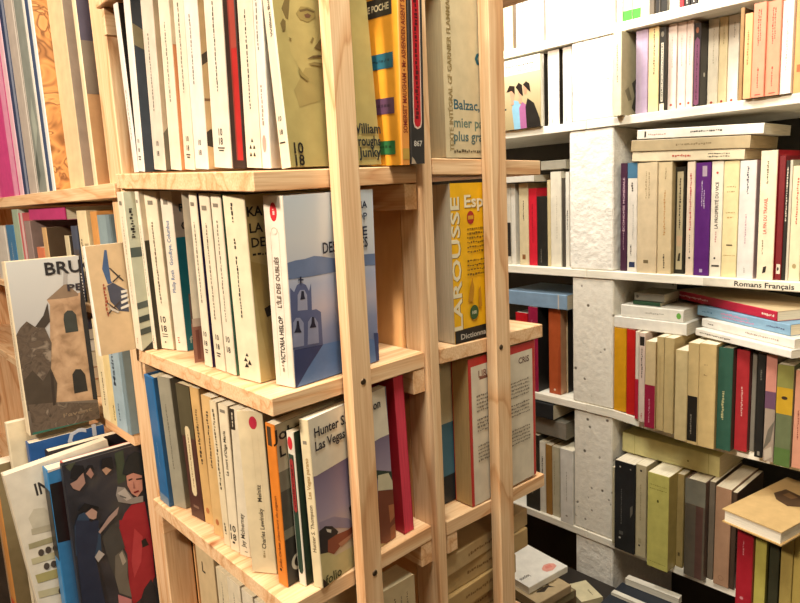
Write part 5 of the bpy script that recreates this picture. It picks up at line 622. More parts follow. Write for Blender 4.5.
BK('paperback_book', 'white spine, first before the pillar behind the post, topmost white shelf', 'books on the top level behind the pine post', (-0.3417, 0.912, 1.8114), (0.0246, 0.13, 0.2), (0.0, 0.0, 0.0), ('f4f1ea', 'f4f1ea', 'f4f1ea', 'e9dfc6'), [])
BK('paperback_book', 'white spine, second before the pillar behind the post, topmost white shelf', 'books on the top level behind the pine post', (-0.3159, 0.912, 1.8114), (0.0204, 0.13, 0.2), (0.0, 0.0, 0.0), ('f2eee6', 'f2eee6', 'f2eee6', 'e9dfc6'), [])
BK('paperback_book', 'white spine touching the pillar behind the post, topmost white shelf', 'books on the top level behind the pine post', (-0.2943, 0.912, 1.8114), (0.0118, 0.13, 0.2), (0.0, 0.0, 0.0), ('f2eee6', 'f2eee6', 'f2eee6', 'e9dfc6'), [])
BK('paperback_book', 'pale picture-less white spine by the portrait cover behind the post, second white shelf', 'books on the second level behind the pine post', (-0.3583, 0.912, 1.6399), (0.0096, 0.13, 0.15), (0.0, 0.0, 0.0), ('f0e9dc', '4a4236', '4a4236', 'e9dfc6'), [])
BK('paperback_book', 'white spine before the narrow dark gap behind the post, second white shelf', 'books on the second level behind the pine post', (-0.3385, 0.912, 1.6399), (0.0279, 0.13, 0.152), (0.0, 0.0, 0.0), ('f3eee4', '3a342c', '3a342c', 'e9dfc6'), [('s', 'd', 0.4, 0.04, 0.12, 'b8b0a4', 0.004)])
BK('paperback_book', 'white spine after the narrow dark gap behind the post, second white shelf', 'books on the second level behind the pine post', (-0.3017, 0.912, 1.6399), (0.0211, 0.13, 0.152), (0.0, 0.0, 0.0), ('f3eee4', '3a342c', '3a342c', 'e9dfc6'), [('s', 'd', 0.4, 0.04, 0.12, 'b8b0a4', 0.004)])
BK('paperback_book', 'book with three women in profile on its cover, facing out behind the post', 'face-out cover behind the pine post', (-0.4831, 0.893, 1.6402), (0.1396, 0.0085, 0.147), (0.0, 0.0, 0.0), (M_PORTRAIT, 'f0ead8', 'f0ead8', 'e6dcc4'), [('s', 'r', 0, 0.78, 1, 1, 'ece6d6'), ('s', 'd', 0.9, 0.35, 0.9, '6a6258', 0.004, 1), ('s', 'd', 0.83, 0.35, 0.9, 'a89f90', 0.003, 1), ('s', 'p', [(0.5, 0.0), (0.46, 0.3), (0.5, 0.42), (0.58, 0.4), (0.68, 0.3), (0.74, 0)], '8fc0d8'), ('s', 'p', [(0.62, 0), (0.6, 0.3), (0.66, 0.38), (0.78, 0.3), (0.84, 0.0)], 'b06a9a'), ('s', 'p', [(0.74, 0), (0.72, 0.3), (0.76, 0.42), (0.88, 0.34), (0.98, 0.12), (1, 0)], '26221f'), ('s', 'e', 0.47, 0.52, 0.006, 0.013, 'd8a484'), ('s', 'p', [(0.36, 0.55), (0.42, 0.64), (0.52, 0.62), (0.52, 0.5), (0.46, 0.56)], '33261f'), ('s', 'e', 0.62, 0.54, 0.005, 0.012, 'd8a484'), ('s', 'p', [(0.54, 0.6), (0.6, 0.66), (0.66, 0.62), (0.68, 0.46), (0.62, 0.5), (0.58, 0.56)], '2a201c'), ('s', 'e', 0.72, 0.56, 0.005, 0.012, 'cf9878'), ('s', 'p', [(0.68, 0.62), (0.74, 0.66), (0.8, 0.62), (0.82, 0.5), (0.77, 0.54)], '26201c'), ('s', 'r', 0.45, 0.36, 0.5, 0.48, 'd8a484'), ('s', 'r', 0.6, 0.36, 0.65, 0.47, 'd8a484')])
BK('paperback_book', 'grey spine with black block behind the post, third white shelf', 'books on the third level behind the pine post', (-0.4831, 0.918, 1.3389), (0.0342, 0.13, 0.1861), (0.0, 0.0, 0.0), ('c9c2b2', 'c9c2b2', 'c9c2b2', 'e9dfc6'), [('s', 'r', 0, 0.1, 1, 0.52, '2a2724')])
BK('paperback_book', 'slim white spine beside a dark gap behind the post, third white shelf', 'books on the third level behind the pine post', (-0.4485, 0.9195, 1.3389), (0.0121, 0.13, 0.1846), (0.0, 0.0, 0.0), ('dcd6c8', 'dcd6c8', 'dcd6c8', 'e9dfc6'), [])
BK('paperback_book', 'beige spine with small title behind the post, third white shelf', 'books on the third level behind the pine post', (-0.4254, 0.9195, 1.3389), (0.0254, 0.13, 0.1846), (0.0, 0.0, 0.0), ('d6c6a0', 'd6c6a0', 'd6c6a0', 'e9dfc6'), [('s', 'd', 0.5, 0.55, 0.8, '2b2622', 0.0036), ('s', 'r', 0.3, 0.07, 0.65, 0.13, '8a5a34')])
BK('paperback_book', 'bright red spine behind the post, third white shelf', 'books on the third level behind the pine post', (-0.3989, 0.9195, 1.3389), (0.0216, 0.13, 0.1724), (0.0, 0.0, 0.0), ('cf1f34', 'b81a2c', 'b81a2c', 'e9dfc6'), [('s', 'd', 0.5, 0.3, 0.8, '8a1424', 0.003)])
BK('paperback_book', 'black spine, shorter than its red neighbour behind the post, third white shelf', 'books on the third level behind the pine post', (-0.3765, 0.9195, 1.3389), (0.0266, 0.13, 0.154), (0.0, 0.0, 0.0), ('23221f', '23221f', '23221f', 'e9dfc6'), [('s', 'd', 0.4, 0.05, 0.25, '8a8478', 0.0022)])
BK('paperback_book', 'beige narrow spine after the black one behind the post, third white shelf', 'books on the third level behind the pine post', (-0.3488, 0.9195, 1.3389), (0.0084, 0.13, 0.1887), (0.0, 0.0, 0.0), ('d0bf92', 'd0bf92', 'd0bf92', 'e9dfc6'), [])
BK('paperback_book', 'ivory spine with faint title behind the post, third white shelf', 'books on the third level behind the pine post', (-0.3399, 0.9195, 1.3389), (0.0265, 0.13, 0.2053), (0.0, 0.0, 0.0), ('e4ddca', 'e4ddca', 'e4ddca', 'e9dfc6'), [('s', 'd', 0.6, 0.3, 0.75, 'c0b69e', 0.003)])
BK('paperback_book', 'dark mottled narrow spine near the pillar behind the post, third white shelf', 'books on the third level behind the pine post', (-0.313, 0.922, 1.3389), (0.0081, 0.13, 0.1911), (0.0, 0.0, 0.0), ('4a443c', '4a443c', '4a443c', 'e9dfc6'), [])
BK('paperback_book', 'white spine with black lettering touching the pillar behind the post, third white shelf', 'books on the third level behind the pine post', (-0.3039, 0.922, 1.3389), (0.0095, 0.13, 0.2032), (0.0, 0.0, 0.0), ('e6e0d2', 'e6e0d2', 'e6e0d2', 'e9dfc6'), [('s', 'd', 0.5, 0.4, 0.6, '2b2622', 0.003)])
BK('paperback_book', 'grey book lying flat on the ivory spines behind the post', 'flat books behind the pine post', (-0.3038, 0.925, 1.549), (0.0193, 0.12, 0.0639), (0.0, -1.5708, 0.0), ('a09a8a', 'b4ae9c', 'b4ae9c', 'ada48e'), [])
BK('paperback_book', 'pale grey book lying flat behind the rear pine shelf', 'flat books behind the pine post', (-0.3722, 0.905, 1.5255), (0.0146, 0.14, 0.0946), (0.0, -1.5708, 0.0), ('d6d2c6', 'dcd8cc', 'dcd8cc', 'd2cab6'), [])
BK('paperback_book', 'scarlet spine with white print behind the post, fourth white shelf', 'books on the fourth level behind the pine post', (-0.4354, 0.912, 1.0479), (0.034, 0.13, 0.1798), (0.0, 0.0, 0.0), ('cc1624', 'b01420', 'b01420', 'efe8dc'), [('s', 'd', 0.4, 0.06, 0.25, 'f0c8c0', 0.004)])
BK('paperback_book', 'crimson spine, taller, beside a black cover behind the post, fourth white shelf', 'books on the fourth level behind the pine post', (-0.3941, 0.905, 1.0479), (0.0257, 0.13, 0.1979), (0.0, 0.0, 0.0), ('9c1a44', '1e1c1b', '1e1c1b', 'efe8dc'), [('s', 'd', 0.4, 0.1, 0.85, 'c86a84', 0.004)])
BK('paperback_book', 'rust-orange spine behind the post, fourth white shelf', 'books on the fourth level behind the pine post', (-0.3479, 0.918, 1.0479), (0.0312, 0.13, 0.1982), (0.0, 0.0, 0.0), ('b8562c', 'b88a68', 'b88a68', 'e9dfc6'), [('s', 'e', 0.5, 0.05, 0.0025, 0.0025, 'e8d0b8'), ('s', 'p', [(0.75, 0), (1, 0), (1, 0.6), (0.8, 0.5)], 'a84c28')])
BK('paperback_book', 'cream and black spine behind the rust one behind the post, fourth white shelf', 'books on the fourth level behind the pine post', (-0.3163, 0.94, 1.0479), (0.004, 0.13, 0.1954), (0.0, 0.0, 0.0), ('c9b490', '26221e', '26221e', 'e9dfc6'), [])
BK('paperback_book', 'pale blue book lying flat on the rust and crimson spines', 'flat books behind the pine post', (-0.2923, 0.908, 1.2465), (0.0324, 0.14, 0.1674), (0.0, -1.5708, 0.0), ('86a2bd', '8eaac4', '8eaac4', 'c8bda4'), [('s', 'r', 0, 0.12, 1, 0.14, 'c8beb0')])
BK('paperback_book', 'dark photographic cover spine behind the post, fifth white shelf', 'books on the fifth level behind the pine post', (-0.408, 0.905, 0.7539), (0.0384, 0.13, 0.1878), (0.0, 0.0, 0.0), ('3a382f', '3a382f', '3a382f', 'e9dfc6'), [('s', 'p', [(0.2, 0.3), (0.6, 0.5), (0.8, 0.4), (0.5, 0.2)], '8a8468'), ('s', 'r', 0, 0.85, 1, 1, '2a2824')])
BK('paperback_book', 'white spine with upright black lettering behind the post, fifth white shelf', 'books on the fifth level behind the pine post', (-0.3692, 0.9069, 0.7539), (0.0156, 0.13, 0.1748), (0.0, 0.0, 0.0), ('e9e4d6', 'e9e4d6', 'e9e4d6', 'e9dfc6'), [('s', 'd', 0.5, 0.45, 0.8, '2b2622', 0.004)])
BK('paperback_book', 'wood-brown thin spine behind the post, fifth white shelf', 'books on the fifth level behind the pine post', (-0.3532, 0.908, 0.7539), (0.0162, 0.13, 0.1713), (0.0, 0.0, 0.0), ('a5793c', 'a5793c', 'a5793c', 'e9dfc6'), [])
BK('paperback_book', 'cream grey spine with fine print behind the post, fifth white shelf', 'books on the fifth level behind the pine post', (-0.3366, 0.91, 0.7539), (0.0203, 0.13, 0.1701), (0.0, 0.0, 0.0), ('c9c0a4', 'c9c0a4', 'c9c0a4', 'e9dfc6'), [('s', 'd', 0.3, 0.3, 0.8, '8a8268', 0.0022)])
BK('paperback_book', 'white spine nearest the pillar behind the post, fifth white shelf', 'books on the fifth level behind the pine post', (-0.308, 0.9, 0.7539), (0.033, 0.13, 0.176), (0.0, 0.0, 0.0), ('e9e6de', 'e9e6de', 'e9e6de', 'e9dfc6'), [('s', 'd', 0.5, 0.3, 0.7, 'a8a498', 0.003), ('s', 'e', 0.5, 0.1, 0.003, 0.002, '8a8478')])
BK('paperback_book', 'grey worn book lying lower above the pale thin books', 'flat books behind the pine post', (-0.2985, 0.91, 0.947), (0.0399, 0.13, 0.0938), (0.0, -1.5708, 0.0), ('8a8478', '949082', '949082', '8d8674'), [])
BK('paperback_book', 'black book lying topmost above the pale thin books', 'flat books behind the pine post', (-0.3224, 0.895, 0.993), (0.0351, 0.14, 0.1105), (0.0, -1.5708, 0.0), ('26282a', '2c3032', '2c3032', 'cfc5ac'), [('s', 'd', 0.5, 0.05, 0.4, 'b83a3a', 0.004, 1)])
BK('paperback_book', 'white paperback with a pink apple lying topmost on the aisle pile', 'books piled on the low aisle table', (-0.1966, 0.7592, 0.7355), (0.0145, 0.135, 0.11307), (0.0, -1.5708, 1.4618), ('f2f0e6', 'f4f2e9', 'f3f1e8', 'e2dccb'), [('c', 'p', [(0.06, 0.3), (0.09, 0.42), (0.16, 0.44), (0.2, 0.4), (0.24, 0.3), (0.22, 0.18), (0.17, 0.12), (0.1, 0.14)], 'eda898'), ('c', 'p', [(0.12, 0.22), (0.15, 0.36), (0.2, 0.32), (0.19, 0.2)], 'e2897c'), ('c', 't', 'leçons', 0.19, 0.84, 0.012, 90, '55524c', 0.026)])
BK('paperback_book', 'dull tan paperback with dark brush mark under the pink apple book', 'books piled on the low aisle table', (-0.1687, 0.7289, 0.7175), (0.017, 0.14, 0.09444), (0.0, -1.5708, 1.45406), ('b09a78', 'c0ab86', 'b09a78', 'a8946e'), [('c', 'p', [(0.1, 0.3), (0.16, 0.42), (0.12, 0.6), (0.18, 0.75), (0.24, 0.6), (0.2, 0.45), (0.26, 0.3), (0.18, 0.36)], '33291f'), ('c', 'd', 0.2, 0.1, 0.9, '8a7858', 0.004)])
BK('paperback_book', 'olive grey book lower in the aisle pile, under the tan one', 'books piled on the low aisle table', (-0.1701, 0.7415, 0.699), (0.018, 0.145, 0.09279), (0.0, -1.5708, 1.42478), ('8d8262', '9a8f6c', '8d8262', 'a09068'), [])
BK('hardcover_book', 'brown book lowest in the aisle pile', 'books piled on the low aisle table', (-0.1828, 0.7683, 0.661), (0.0375, 0.15, 0.09207), (0.0, -1.5708, 1.44994), ('6f5b43', '7b664c', '6f5b43', 'a09068'), [], hc=1)
BK('paperback_book', 'cream booklet lying askew at the pillar foot', 'books piled on the low aisle table', (-0.1993, 0.8318, 0.6605), (0.0235, 0.05, 0.062), (0.0, -1.5708, 2.69962), ('d8cda6', 'ddd2ac', 'd8cda6', 'cfc29a'), [('c', 'd', 0.3, 0.5, 0.8, '5a5040', 0.005)])
BK('paperback_book', 'navy black large book lying flat at the frame foot', 'books piled on the low aisle table', (-0.1321, 0.7747, 0.662), (0.028, 0.22, 0.094), (0.0, -1.5708, -1.52271), ('23272e', '2a2f38', '23272e', 'cfc8b8'), [])
BK('paperback_book', 'white booklet lying on the navy book', 'books piled on the low aisle table', (-0.1298, 0.8124, 0.691), (0.006, 0.09, 0.012), (0.0, -1.5708, -1.53458), ('e6e0cf', 'e9e4d4', 'e6e0cf', 'e2dccb'), [])
BK('paperback_book', 'second white booklet lying higher over the navy book', 'books piled on the low aisle table', (-0.1277, 0.864, 0.6915), (0.0135, 0.11, 0.016), (0.0, -1.5708, -1.5072), ('dcd6c6', 'e4dece', 'dcd6c6', 'e2dccb'), [])
BK('paperback_book', 'wide magenta art book spine in the pine bay beside the tower', 'art books on the pine bay top shelf', (-1.0022, 0.004, 1.5429), (0.1727, 0.13, 0.33), (0.0, 0.0, 0.0), ('d8438a', 'e88ab0', 'e88ab0', 'e9dfc6'), [('s', 'r', 0.0, 0, 0.18, 1, 'e46aa2'), ('s', 'r', 0.8, 0, 1, 1, 'eb9cbc')])
BK('paperback_book', 'slim pale pink spine after the magenta one in the pine bay beside the tower', 'art books on the pine bay top shelf', (-0.8239, 0.004, 1.5429), (0.0261, 0.13, 0.33), (0.0, -0.00038, 0.0), ('efc4d0', 'efc4d0', 'efc4d0', 'e9dfc6'), [])
BK('paperback_book', 'navy blue tall spine beside the pink one in the pine bay beside the tower', 'art books on the pine bay top shelf', (-0.7944, 0.004, 1.5429), (0.0346, 0.13, 0.33), (0.0, 0.0, 0.0), ('2c3c62', '37466a', '37466a', 'e9dfc6'), [('s', 'r', 0.6, 0, 1, 1, '8a93a8')])
BK('paperback_book', 'tall dove-grey spine after the navy one in the pine bay beside the tower', 'art books on the pine bay top shelf', (-0.7594, 0.0049, 1.5429), (0.0545, 0.13, 0.33), (0.0, 0.0, 0.0), ('bdb1a6', 'a59c94', 'a59c94', 'e9dfc6'), [('s', 'r', 0.86, 0, 1, 1, 'e4dcd0')])
BK('paperback_book', 'mottled grey-green spine with pale foliage in the pine bay beside the tower', 'art books on the pine bay top shelf', (-0.7013, 0.0049, 1.5429), (0.0473, 0.13, 0.33), (0.0, 0.0, 0.0), ('8a9088', '8a9088', '8a9088', 'e9dfc6'), [('s', 'p', [(0.1, 0.02), (0.5, 0.08), (0.4, 0.2), (0.1, 0.14)], '5a625c'), ('s', 'p', [(0.4, 0.2), (0.9, 0.3), (0.6, 0.45), (0.3, 0.35)], 'a8b0a4'), ('s', 'r', 0.0, 0, 0.08, 1, 'e4dcd0')])
BK('paperback_book', 'white spine beside the slate-blue one in the pine bay beside the tower', 'art books on the pine bay top shelf', (-0.6519, 0.0049, 1.5429), (0.0113, 0.13, 0.33), (0.0, 0.0, 0.0), ('efe9de', 'efe9de', 'efe9de', 'e9dfc6'), [])
BK('paperback_book', 'slate-blue tall spine in the pine bay beside the tower', 'art books on the pine bay top shelf', (-0.6392, 0.0049, 1.5429), (0.0166, 0.13, 0.33), (0.0, -0.00044, 0.0), ('3f5274', '3f5274', '3f5274', 'e9dfc6'), [])
BK('paperback_book', 'white spine with orange-brown scrollwork cover in the pine bay beside the tower', 'art books on the pine bay top shelf', (-0.6177, 0.004, 1.5429), (0.015, 0.13, 0.33), (0.0, 0.0, 0.0), ('e9ece8', M_SWIRL, M_SWIRL, 'e9dfc6'), [])
BK('paperback_book', 'thick cream spine with grey cover beside scrollwork cover in the pine bay beside the tower', 'art books on the pine bay top shelf', (-0.6023, 0.0259, 1.5429), (0.0677, 0.13, 0.33), (0.0, 0.0, 0.0), ('ecd2a6', 'bfae9b', 'bfae9b', 'e9dfc6'), [('c', 'd', 0.9, 0.02, 0.2, '6a5a48', 0.004)])
BK('paperback_book', 'thin cream spine with dark-topped picture cover in the pine bay beside the tower', 'art books on the pine bay top shelf', (-0.4219, 0.004, 1.5429), (0.0127, 0.13, 0.33), (0.0, 0.0, 0.0), ('efdcb4', 'c99a6a', 'c99a6a', 'e9dfc6'), [('c', 'r', 0, 0.55, 0.5, 0.8, '5a5260'), ('c', 'r', 0, 0.35, 0.5, 0.55, '8a7a68')])
BK('paperback_book', 'white spine at the frame edge in the pine bay, second row', 'small books in the pine bay', (-1.1056, 0.006, 1.3759), (0.104, 0.13, 0.1116), (0.0, 0.0, 0.0), ('ddd6cb', 'ddd6cb', 'ddd6cb', 'e9dfc6'), [])
BK('paperback_book', 'mid-blue spine with white flecks in the pine bay, second row', 'small books in the pine bay', (-0.9865, 0.006, 1.3759), (0.0643, 0.13, 0.1138), (0.0, 0.0, 0.0), ('3f7fae', '7a9ab4', '7a9ab4', 'e9dfc6'), [('s', 'd', 0.5, 0.1, 0.7, 'c8d4dc', 0.008)])
BK('paperback_book', 'tall pale green spine in the pine bay, second row', 'small books in the pine bay', (-0.9181, 0.006, 1.3759), (0.045, 0.13, 0.1431), (0.0, 0.0, 0.0), ('a9bda6', 'cfd4c4', 'cfd4c4', 'e9dfc6'), [])
BK('paperback_book', 'pink-red narrow spine in the pine bay, second row', 'small books in the pine bay', (-0.8693, 0.006, 1.3759), (0.03, 0.13, 0.1359), (0.0, 0.0, 0.0), ('d86a72', 'd86a72', 'd86a72', 'e9dfc6'), [('s', 'r', 0.5, 0, 1, 1, 'e8c8c4')])
BK('paperback_book', 'greyish pink spine with dark cover in the pine bay, second row', 'small books in the pine bay', (-0.8363, 0.006, 1.3759), (0.0401, 0.13, 0.1212), (0.0, 0.0, 0.0), ('a08a84', '85726b', '85726b', 'e9dfc6'), [])
BK('paperback_book', 'small orange spine peeping over the church cover in the pine bay, second row', 'small books in the pine bay', (-0.7688, 0.006, 1.3759), (0.0457, 0.13, 0.0759), (0.0, 0.0, 0.0), ('e0805a', 'e0805a', 'e0805a', 'e9dfc6'), [])
BK('paperback_book', 'tan spine with dark brown cover in the pine bay, second row', 'small books in the pine bay', (-0.7205, 0.006, 1.3759), (0.0248, 0.13, 0.1099), (0.0, 0.0, 0.0), ('d9b07a', '5a4a38', '5a4a38', 'e9dfc6'), [('c', 'p', [(0.1, 0.3), (0.4, 0.8), (0.45, 0.78), (0.15, 0.25)], '8a7458')])
BK('paperback_book', 'cream short spine with dark cover in the pine bay, second row', 'small books in the pine bay', (-0.5955, 0.006, 1.3759), (0.0209, 0.13, 0.0981), (0.0, 0.0, 0.0), ('d8caa6', '4a4238', '4a4238', 'e9dfc6'), [])
BK('paperback_book', 'navy spine before the cream lettered one in the pine bay, second row', 'small books in the pine bay', (-0.5569, 0.006, 1.3759), (0.027, 0.13, 0.1128), (0.0, 0.0, 0.0), ('4a5264', '3a4254', '3a4254', 'e9dfc6'), [('s', 't', 'RELLE', 0.72, 0.45, 0.02, 90, '5a4a38', 0.055), ('s', 'd', 0.25, 0.2, 0.7, '6a5a48', 0.01)])
BK('paperback_book', 'cream spine with upright dark capitals in the pine bay, second row', 'small books in the pine bay', (-0.5204, 0.006, 1.3759), (0.0412, 0.13, 0.1348), (0.0, 0.0, 0.0), ('ecdab0', 'e2cfa2', 'e2cfa2', 'e9dfc6'), [('s', 't', 'RELLE', 0.72, 0.45, 0.02, 90, '5a4a38', 0.055), ('s', 'd', 0.25, 0.2, 0.7, '6a5a48', 0.01)])
BK('paperback_book', 'tan-orange spine between cream and blue-grey ones in the pine bay, second row', 'small books in the pine bay', (-0.4596, 0.006, 1.3759), (0.0253, 0.13, 0.133), (0.0, 0.0, 0.0), ('d99a56', 'd99a56', 'd99a56', 'e9dfc6'), [])
BK('paperback_book', 'blue-grey spine against the tower post in the pine bay, second row', 'small books in the pine bay', (-0.4323, 0.006, 1.3759), (0.0492, 0.13, 0.1279), (0.0, 0.0, 0.0), ('8fa3a8', '7c9096', '7c9096', 'e9dfc6'), [('s', 'r', 0.7, 0, 1, 1, '7a8c92')])
BK('paperback_book', 'magenta book lying flat on top of the second row', 'small books in the pine bay', (-0.5973, 0.012, 1.4977), (0.0203, 0.1, 0.2183), (0.0, -1.5708, 0.0), ('c43a78', 'b03a6a', 'c43a78', 'd8ccb0'), [])
BK('paperback_book', 'cream spine with small italic print under the deckchair book in the pine bay', 'lower small books in the pine bay', (-0.4824, -0.003, 1.2089), (0.028, 0.13, 0.148), (0.0, 0.0, 0.0), ('ecdcb2', 'ecdcb2', 'ecdcb2', 'e9dfc6'), [('s', 'd', 0.6, 0.15, 0.5, '5a4a38', 0.006)])
BK('paperback_book', 'pale yellow spine under the deckchair book in the pine bay', 'lower small books in the pine bay', (-0.4535, -0.003, 1.2089), (0.0271, 0.13, 0.148), (0.0, 0.0, 0.0), ('ead49a', 'ead49a', 'ead49a', 'e9dfc6'), [('s', 'd', 0.8, 0.05, 0.2, '6a5a3a', 0.006)])
BK('paperback_book', 'light blue spine with dark flowing title under the deckchair book in the pine bay', 'lower small books in the pine bay', (-0.4256, -0.003, 1.2089), (0.0399, 0.13, 0.148), (0.0, 0.0, 0.0), ('a4bcc8', '9ab0bc', '9ab0bc', 'e9dfc6'), [('s', 't', 'Matines', 0.3, 0.62, 0.014, 90, '3a4a5a', 0.06), ('s', 'd', 0.4, 0.08, 0.25, '4a5a68', 0.006)])
BK('paperback_book', 'blue-grey spine against the post foot under the deckchair book in the pine bay', 'lower small books in the pine bay', (-0.3845, -0.003, 1.2089), (0.012, 0.13, 0.148), (0.0, 0.0, 0.0), ('7f959e', '7f959e', '7f959e', 'e9dfc6'), [])
BK('paperback_book', 'grey-brown paperback with ruined church on its cover, pulled out of the pine bay', 'books pulled out beside the tower post', (-0.5035, -0.1003, 1.2091), (0.02, 0.0925, 0.2393), (0.0, 0.0, 0.0), ('e2d2b2', M_CHURCH, 'd8c8a8', 'e6d8ba'), [('s', 'd', 0.5, 0.2, 0.85, '9a8a70', 0.004), ('c', 'p', [(0.465, 0.765), (0.758, 0.849), (0.902, 0.779), (0.984, 0.787), (0.985, 0.616), (1, 0.41), (1, 0.117), (0.339, 0.164), (0.415, 0.456), (0.5, 0.734)], M_STONE), ('c', 'p', [(0.465, 0.765), (0.758, 0.849), (0.914, 0.778), (0.91, 0.765), (0.718, 0.761)], '8a7560'), ('c', 'p', [(0.715, 0.84), (0.748, 0.916), (0.805, 0.923), (0.779, 0.841)], 'a9a5a0'), ('c', 'p', [(0.659, 0.637), (0.677, 0.67), (0.729, 0.687), (0.8, 0.683), (0.846, 0.655), (0.848, 0.555), (0.664, 0.557)], '3c403c'), ('c', 'p', [(0.679, 0.304), (0.735, 0.332), (0.812, 0.326), (0.864, 0.288), (0.871, 0.186), (0.673, 0.187)], '2f2d2a'), ('c', 'p', [(0, 0.426), (0, 0.589), (0.064, 0.627), (0.161, 0.659), (0.279, 0.613), (0.389, 0.673), (0.47, 0.746), (0.474, 0.639), (0.39, 0.605), (0.452, 0.513), (0.323, 0.185), (0, 0.184)], M_TREES), ('c', 'p', [(0.259, 0.619), (0.391, 0.678), (0.47, 0.748), (0.465, 0.639), (0.391, 0.607)], '433b34'), ('c', 'p', [(0.012, 0.323), (0.144, 0.375), (0.266, 0.301), (0.393, 0.367), (0.452, 0.271), (0.392, 0.132), (0.01, 0.145)], '4a4036'), ('c', 'p', [(0.023, 0.182), (0.371, 0.161), (1, 0.098), (1, 0), (0.049, 0)], M_TREES), ('c', 'p', [(0.376, 0.343), (0.414, 0.34), (0.391, 0.146), (0.353, 0.143)], '3a3029'), ('c', 'p', [(0.025, 0.014), (1, 0), (0.024, 0)], '2f6a5a'), ('c', 'p', [(0.99, 1), (1, 1), (1, 0.119), (0.932, 0.127), (0.929, 0.71)], '2a2a2c'), ('c', 't', 'BRUGES', 1.0, 0.943, 0.024, 0, '2c2b2d', 0.0922), ('c', 't', 'PEINES', 1.11, 0.82, 0.0135, 0, '38343a', 0.0622), ('c', 't', 'l’avent', 0.686, 0.071, 0.008, 0, '8a7862', 0.0385), ('c', 'p', [(0.982, 0.896), (0.996, 0.895), (0.998, 0.885), (0.984, 0.886)], 'd8d2c8'), ('c', 'p', [(0.984, 0.877), (0.998, 0.876), (1.0, 0.866), (0.985, 0.867)], 'd8d2c8'), ('c', 'p', [(0.985, 0.858), (1.0, 0.858), (1, 0.848), (0.987, 0.848)], 'd8d2c8'), ('c', 'p', [(0.987, 0.839), (1, 0.839), (1, 0.829), (0.989, 0.829)], 'd8d2c8'), ('c', 'p', [(0.988, 0.82), (1, 0.82), (1, 0.81), (0.99, 0.81)], 'd8d2c8'), ('c', 'p', [(0.99, 0.801), (1, 0.801), (1, 0.791), (0.992, 0.791)], 'd8d2c8'), ('c', 'p', [(0.992, 0.782), (1, 0.782), (1, 0.772), (0.993, 0.772)], 'd8d2c8'), ('c', 'p', [(0.993, 0.763), (1, 0.763), (1, 0.752), (0.995, 0.753)], 'd8d2c8'), ('c', 'p', [(0.995, 0.744), (1, 0.743), (1, 0.733), (0.997, 0.734)], 'd8d2c8'), ('c', 'p', [(0.996, 0.725), (1, 0.724), (1, 0.714), (0.998, 0.715)], 'd8d2c8'), ('c', 'p', [(0.998, 0.706), (1, 0.705), (1, 0.695), (1.0, 0.696)], 'd8d2c8'), ('c', 'p', [(1.0, 0.687), (1, 0.686), (1, 0.676), (1, 0.677)], 'd8d2c8'), ('c', 'p', [(1, 0.668), (1, 0.667), (1, 0.657)], 'd8d2c8'), ('c', 'p', [(1, 0.648), (1, 0.637), (1, 0.638)], 'd8d2c8'), ('c', 'p', [(1, 0.629), (1, 0.628), (1, 0.618), (1, 0.619)], 'd8d2c8'), ('c', 'p', [(1, 0.61), (1, 0.609), (1, 0.599), (1, 0.6)], 'd8d2c8'), ('c', 'p', [(1, 0.59), (1, 0.579), (1, 0.58)], 'd8d2c8'), ('c', 'p', [(1, 0.571), (1, 0.57), (1, 0.56), (1, 0.561)], 'd8d2c8'), ('c', 'p', [(1, 0.552), (1, 0.551), (1, 0.54), (1, 0.541)], 'd8d2c8'), ('c', 'p', [(1, 0.532), (1, 0.531), (1, 0.521), (1, 0.522)], 'd8d2c8'), ('c', 'p', [(1, 0.513), (1, 0.512), (1, 0.501), (1, 0.502)], 'd8d2c8'), ('c', 'p', [(1, 0.493), (1, 0.492), (1, 0.482), (1, 0.483)], 'd8d2c8'), ('c', 'p', [(1, 0.474), (1, 0.473), (1, 0.462), (1, 0.463)], 'd8d2c8'), ('c', 'p', [(1, 0.454), (1, 0.453), (1, 0.443), (1, 0.444)], 'd8d2c8'), ('c', 'p', [(1, 0.434), (1, 0.433), (1, 0.423), (1, 0.424)], 'd8d2c8'), ('c', 'p', [(1, 0.415), (1, 0.414), (1, 0.403), (1, 0.404)], 'd8d2c8')])
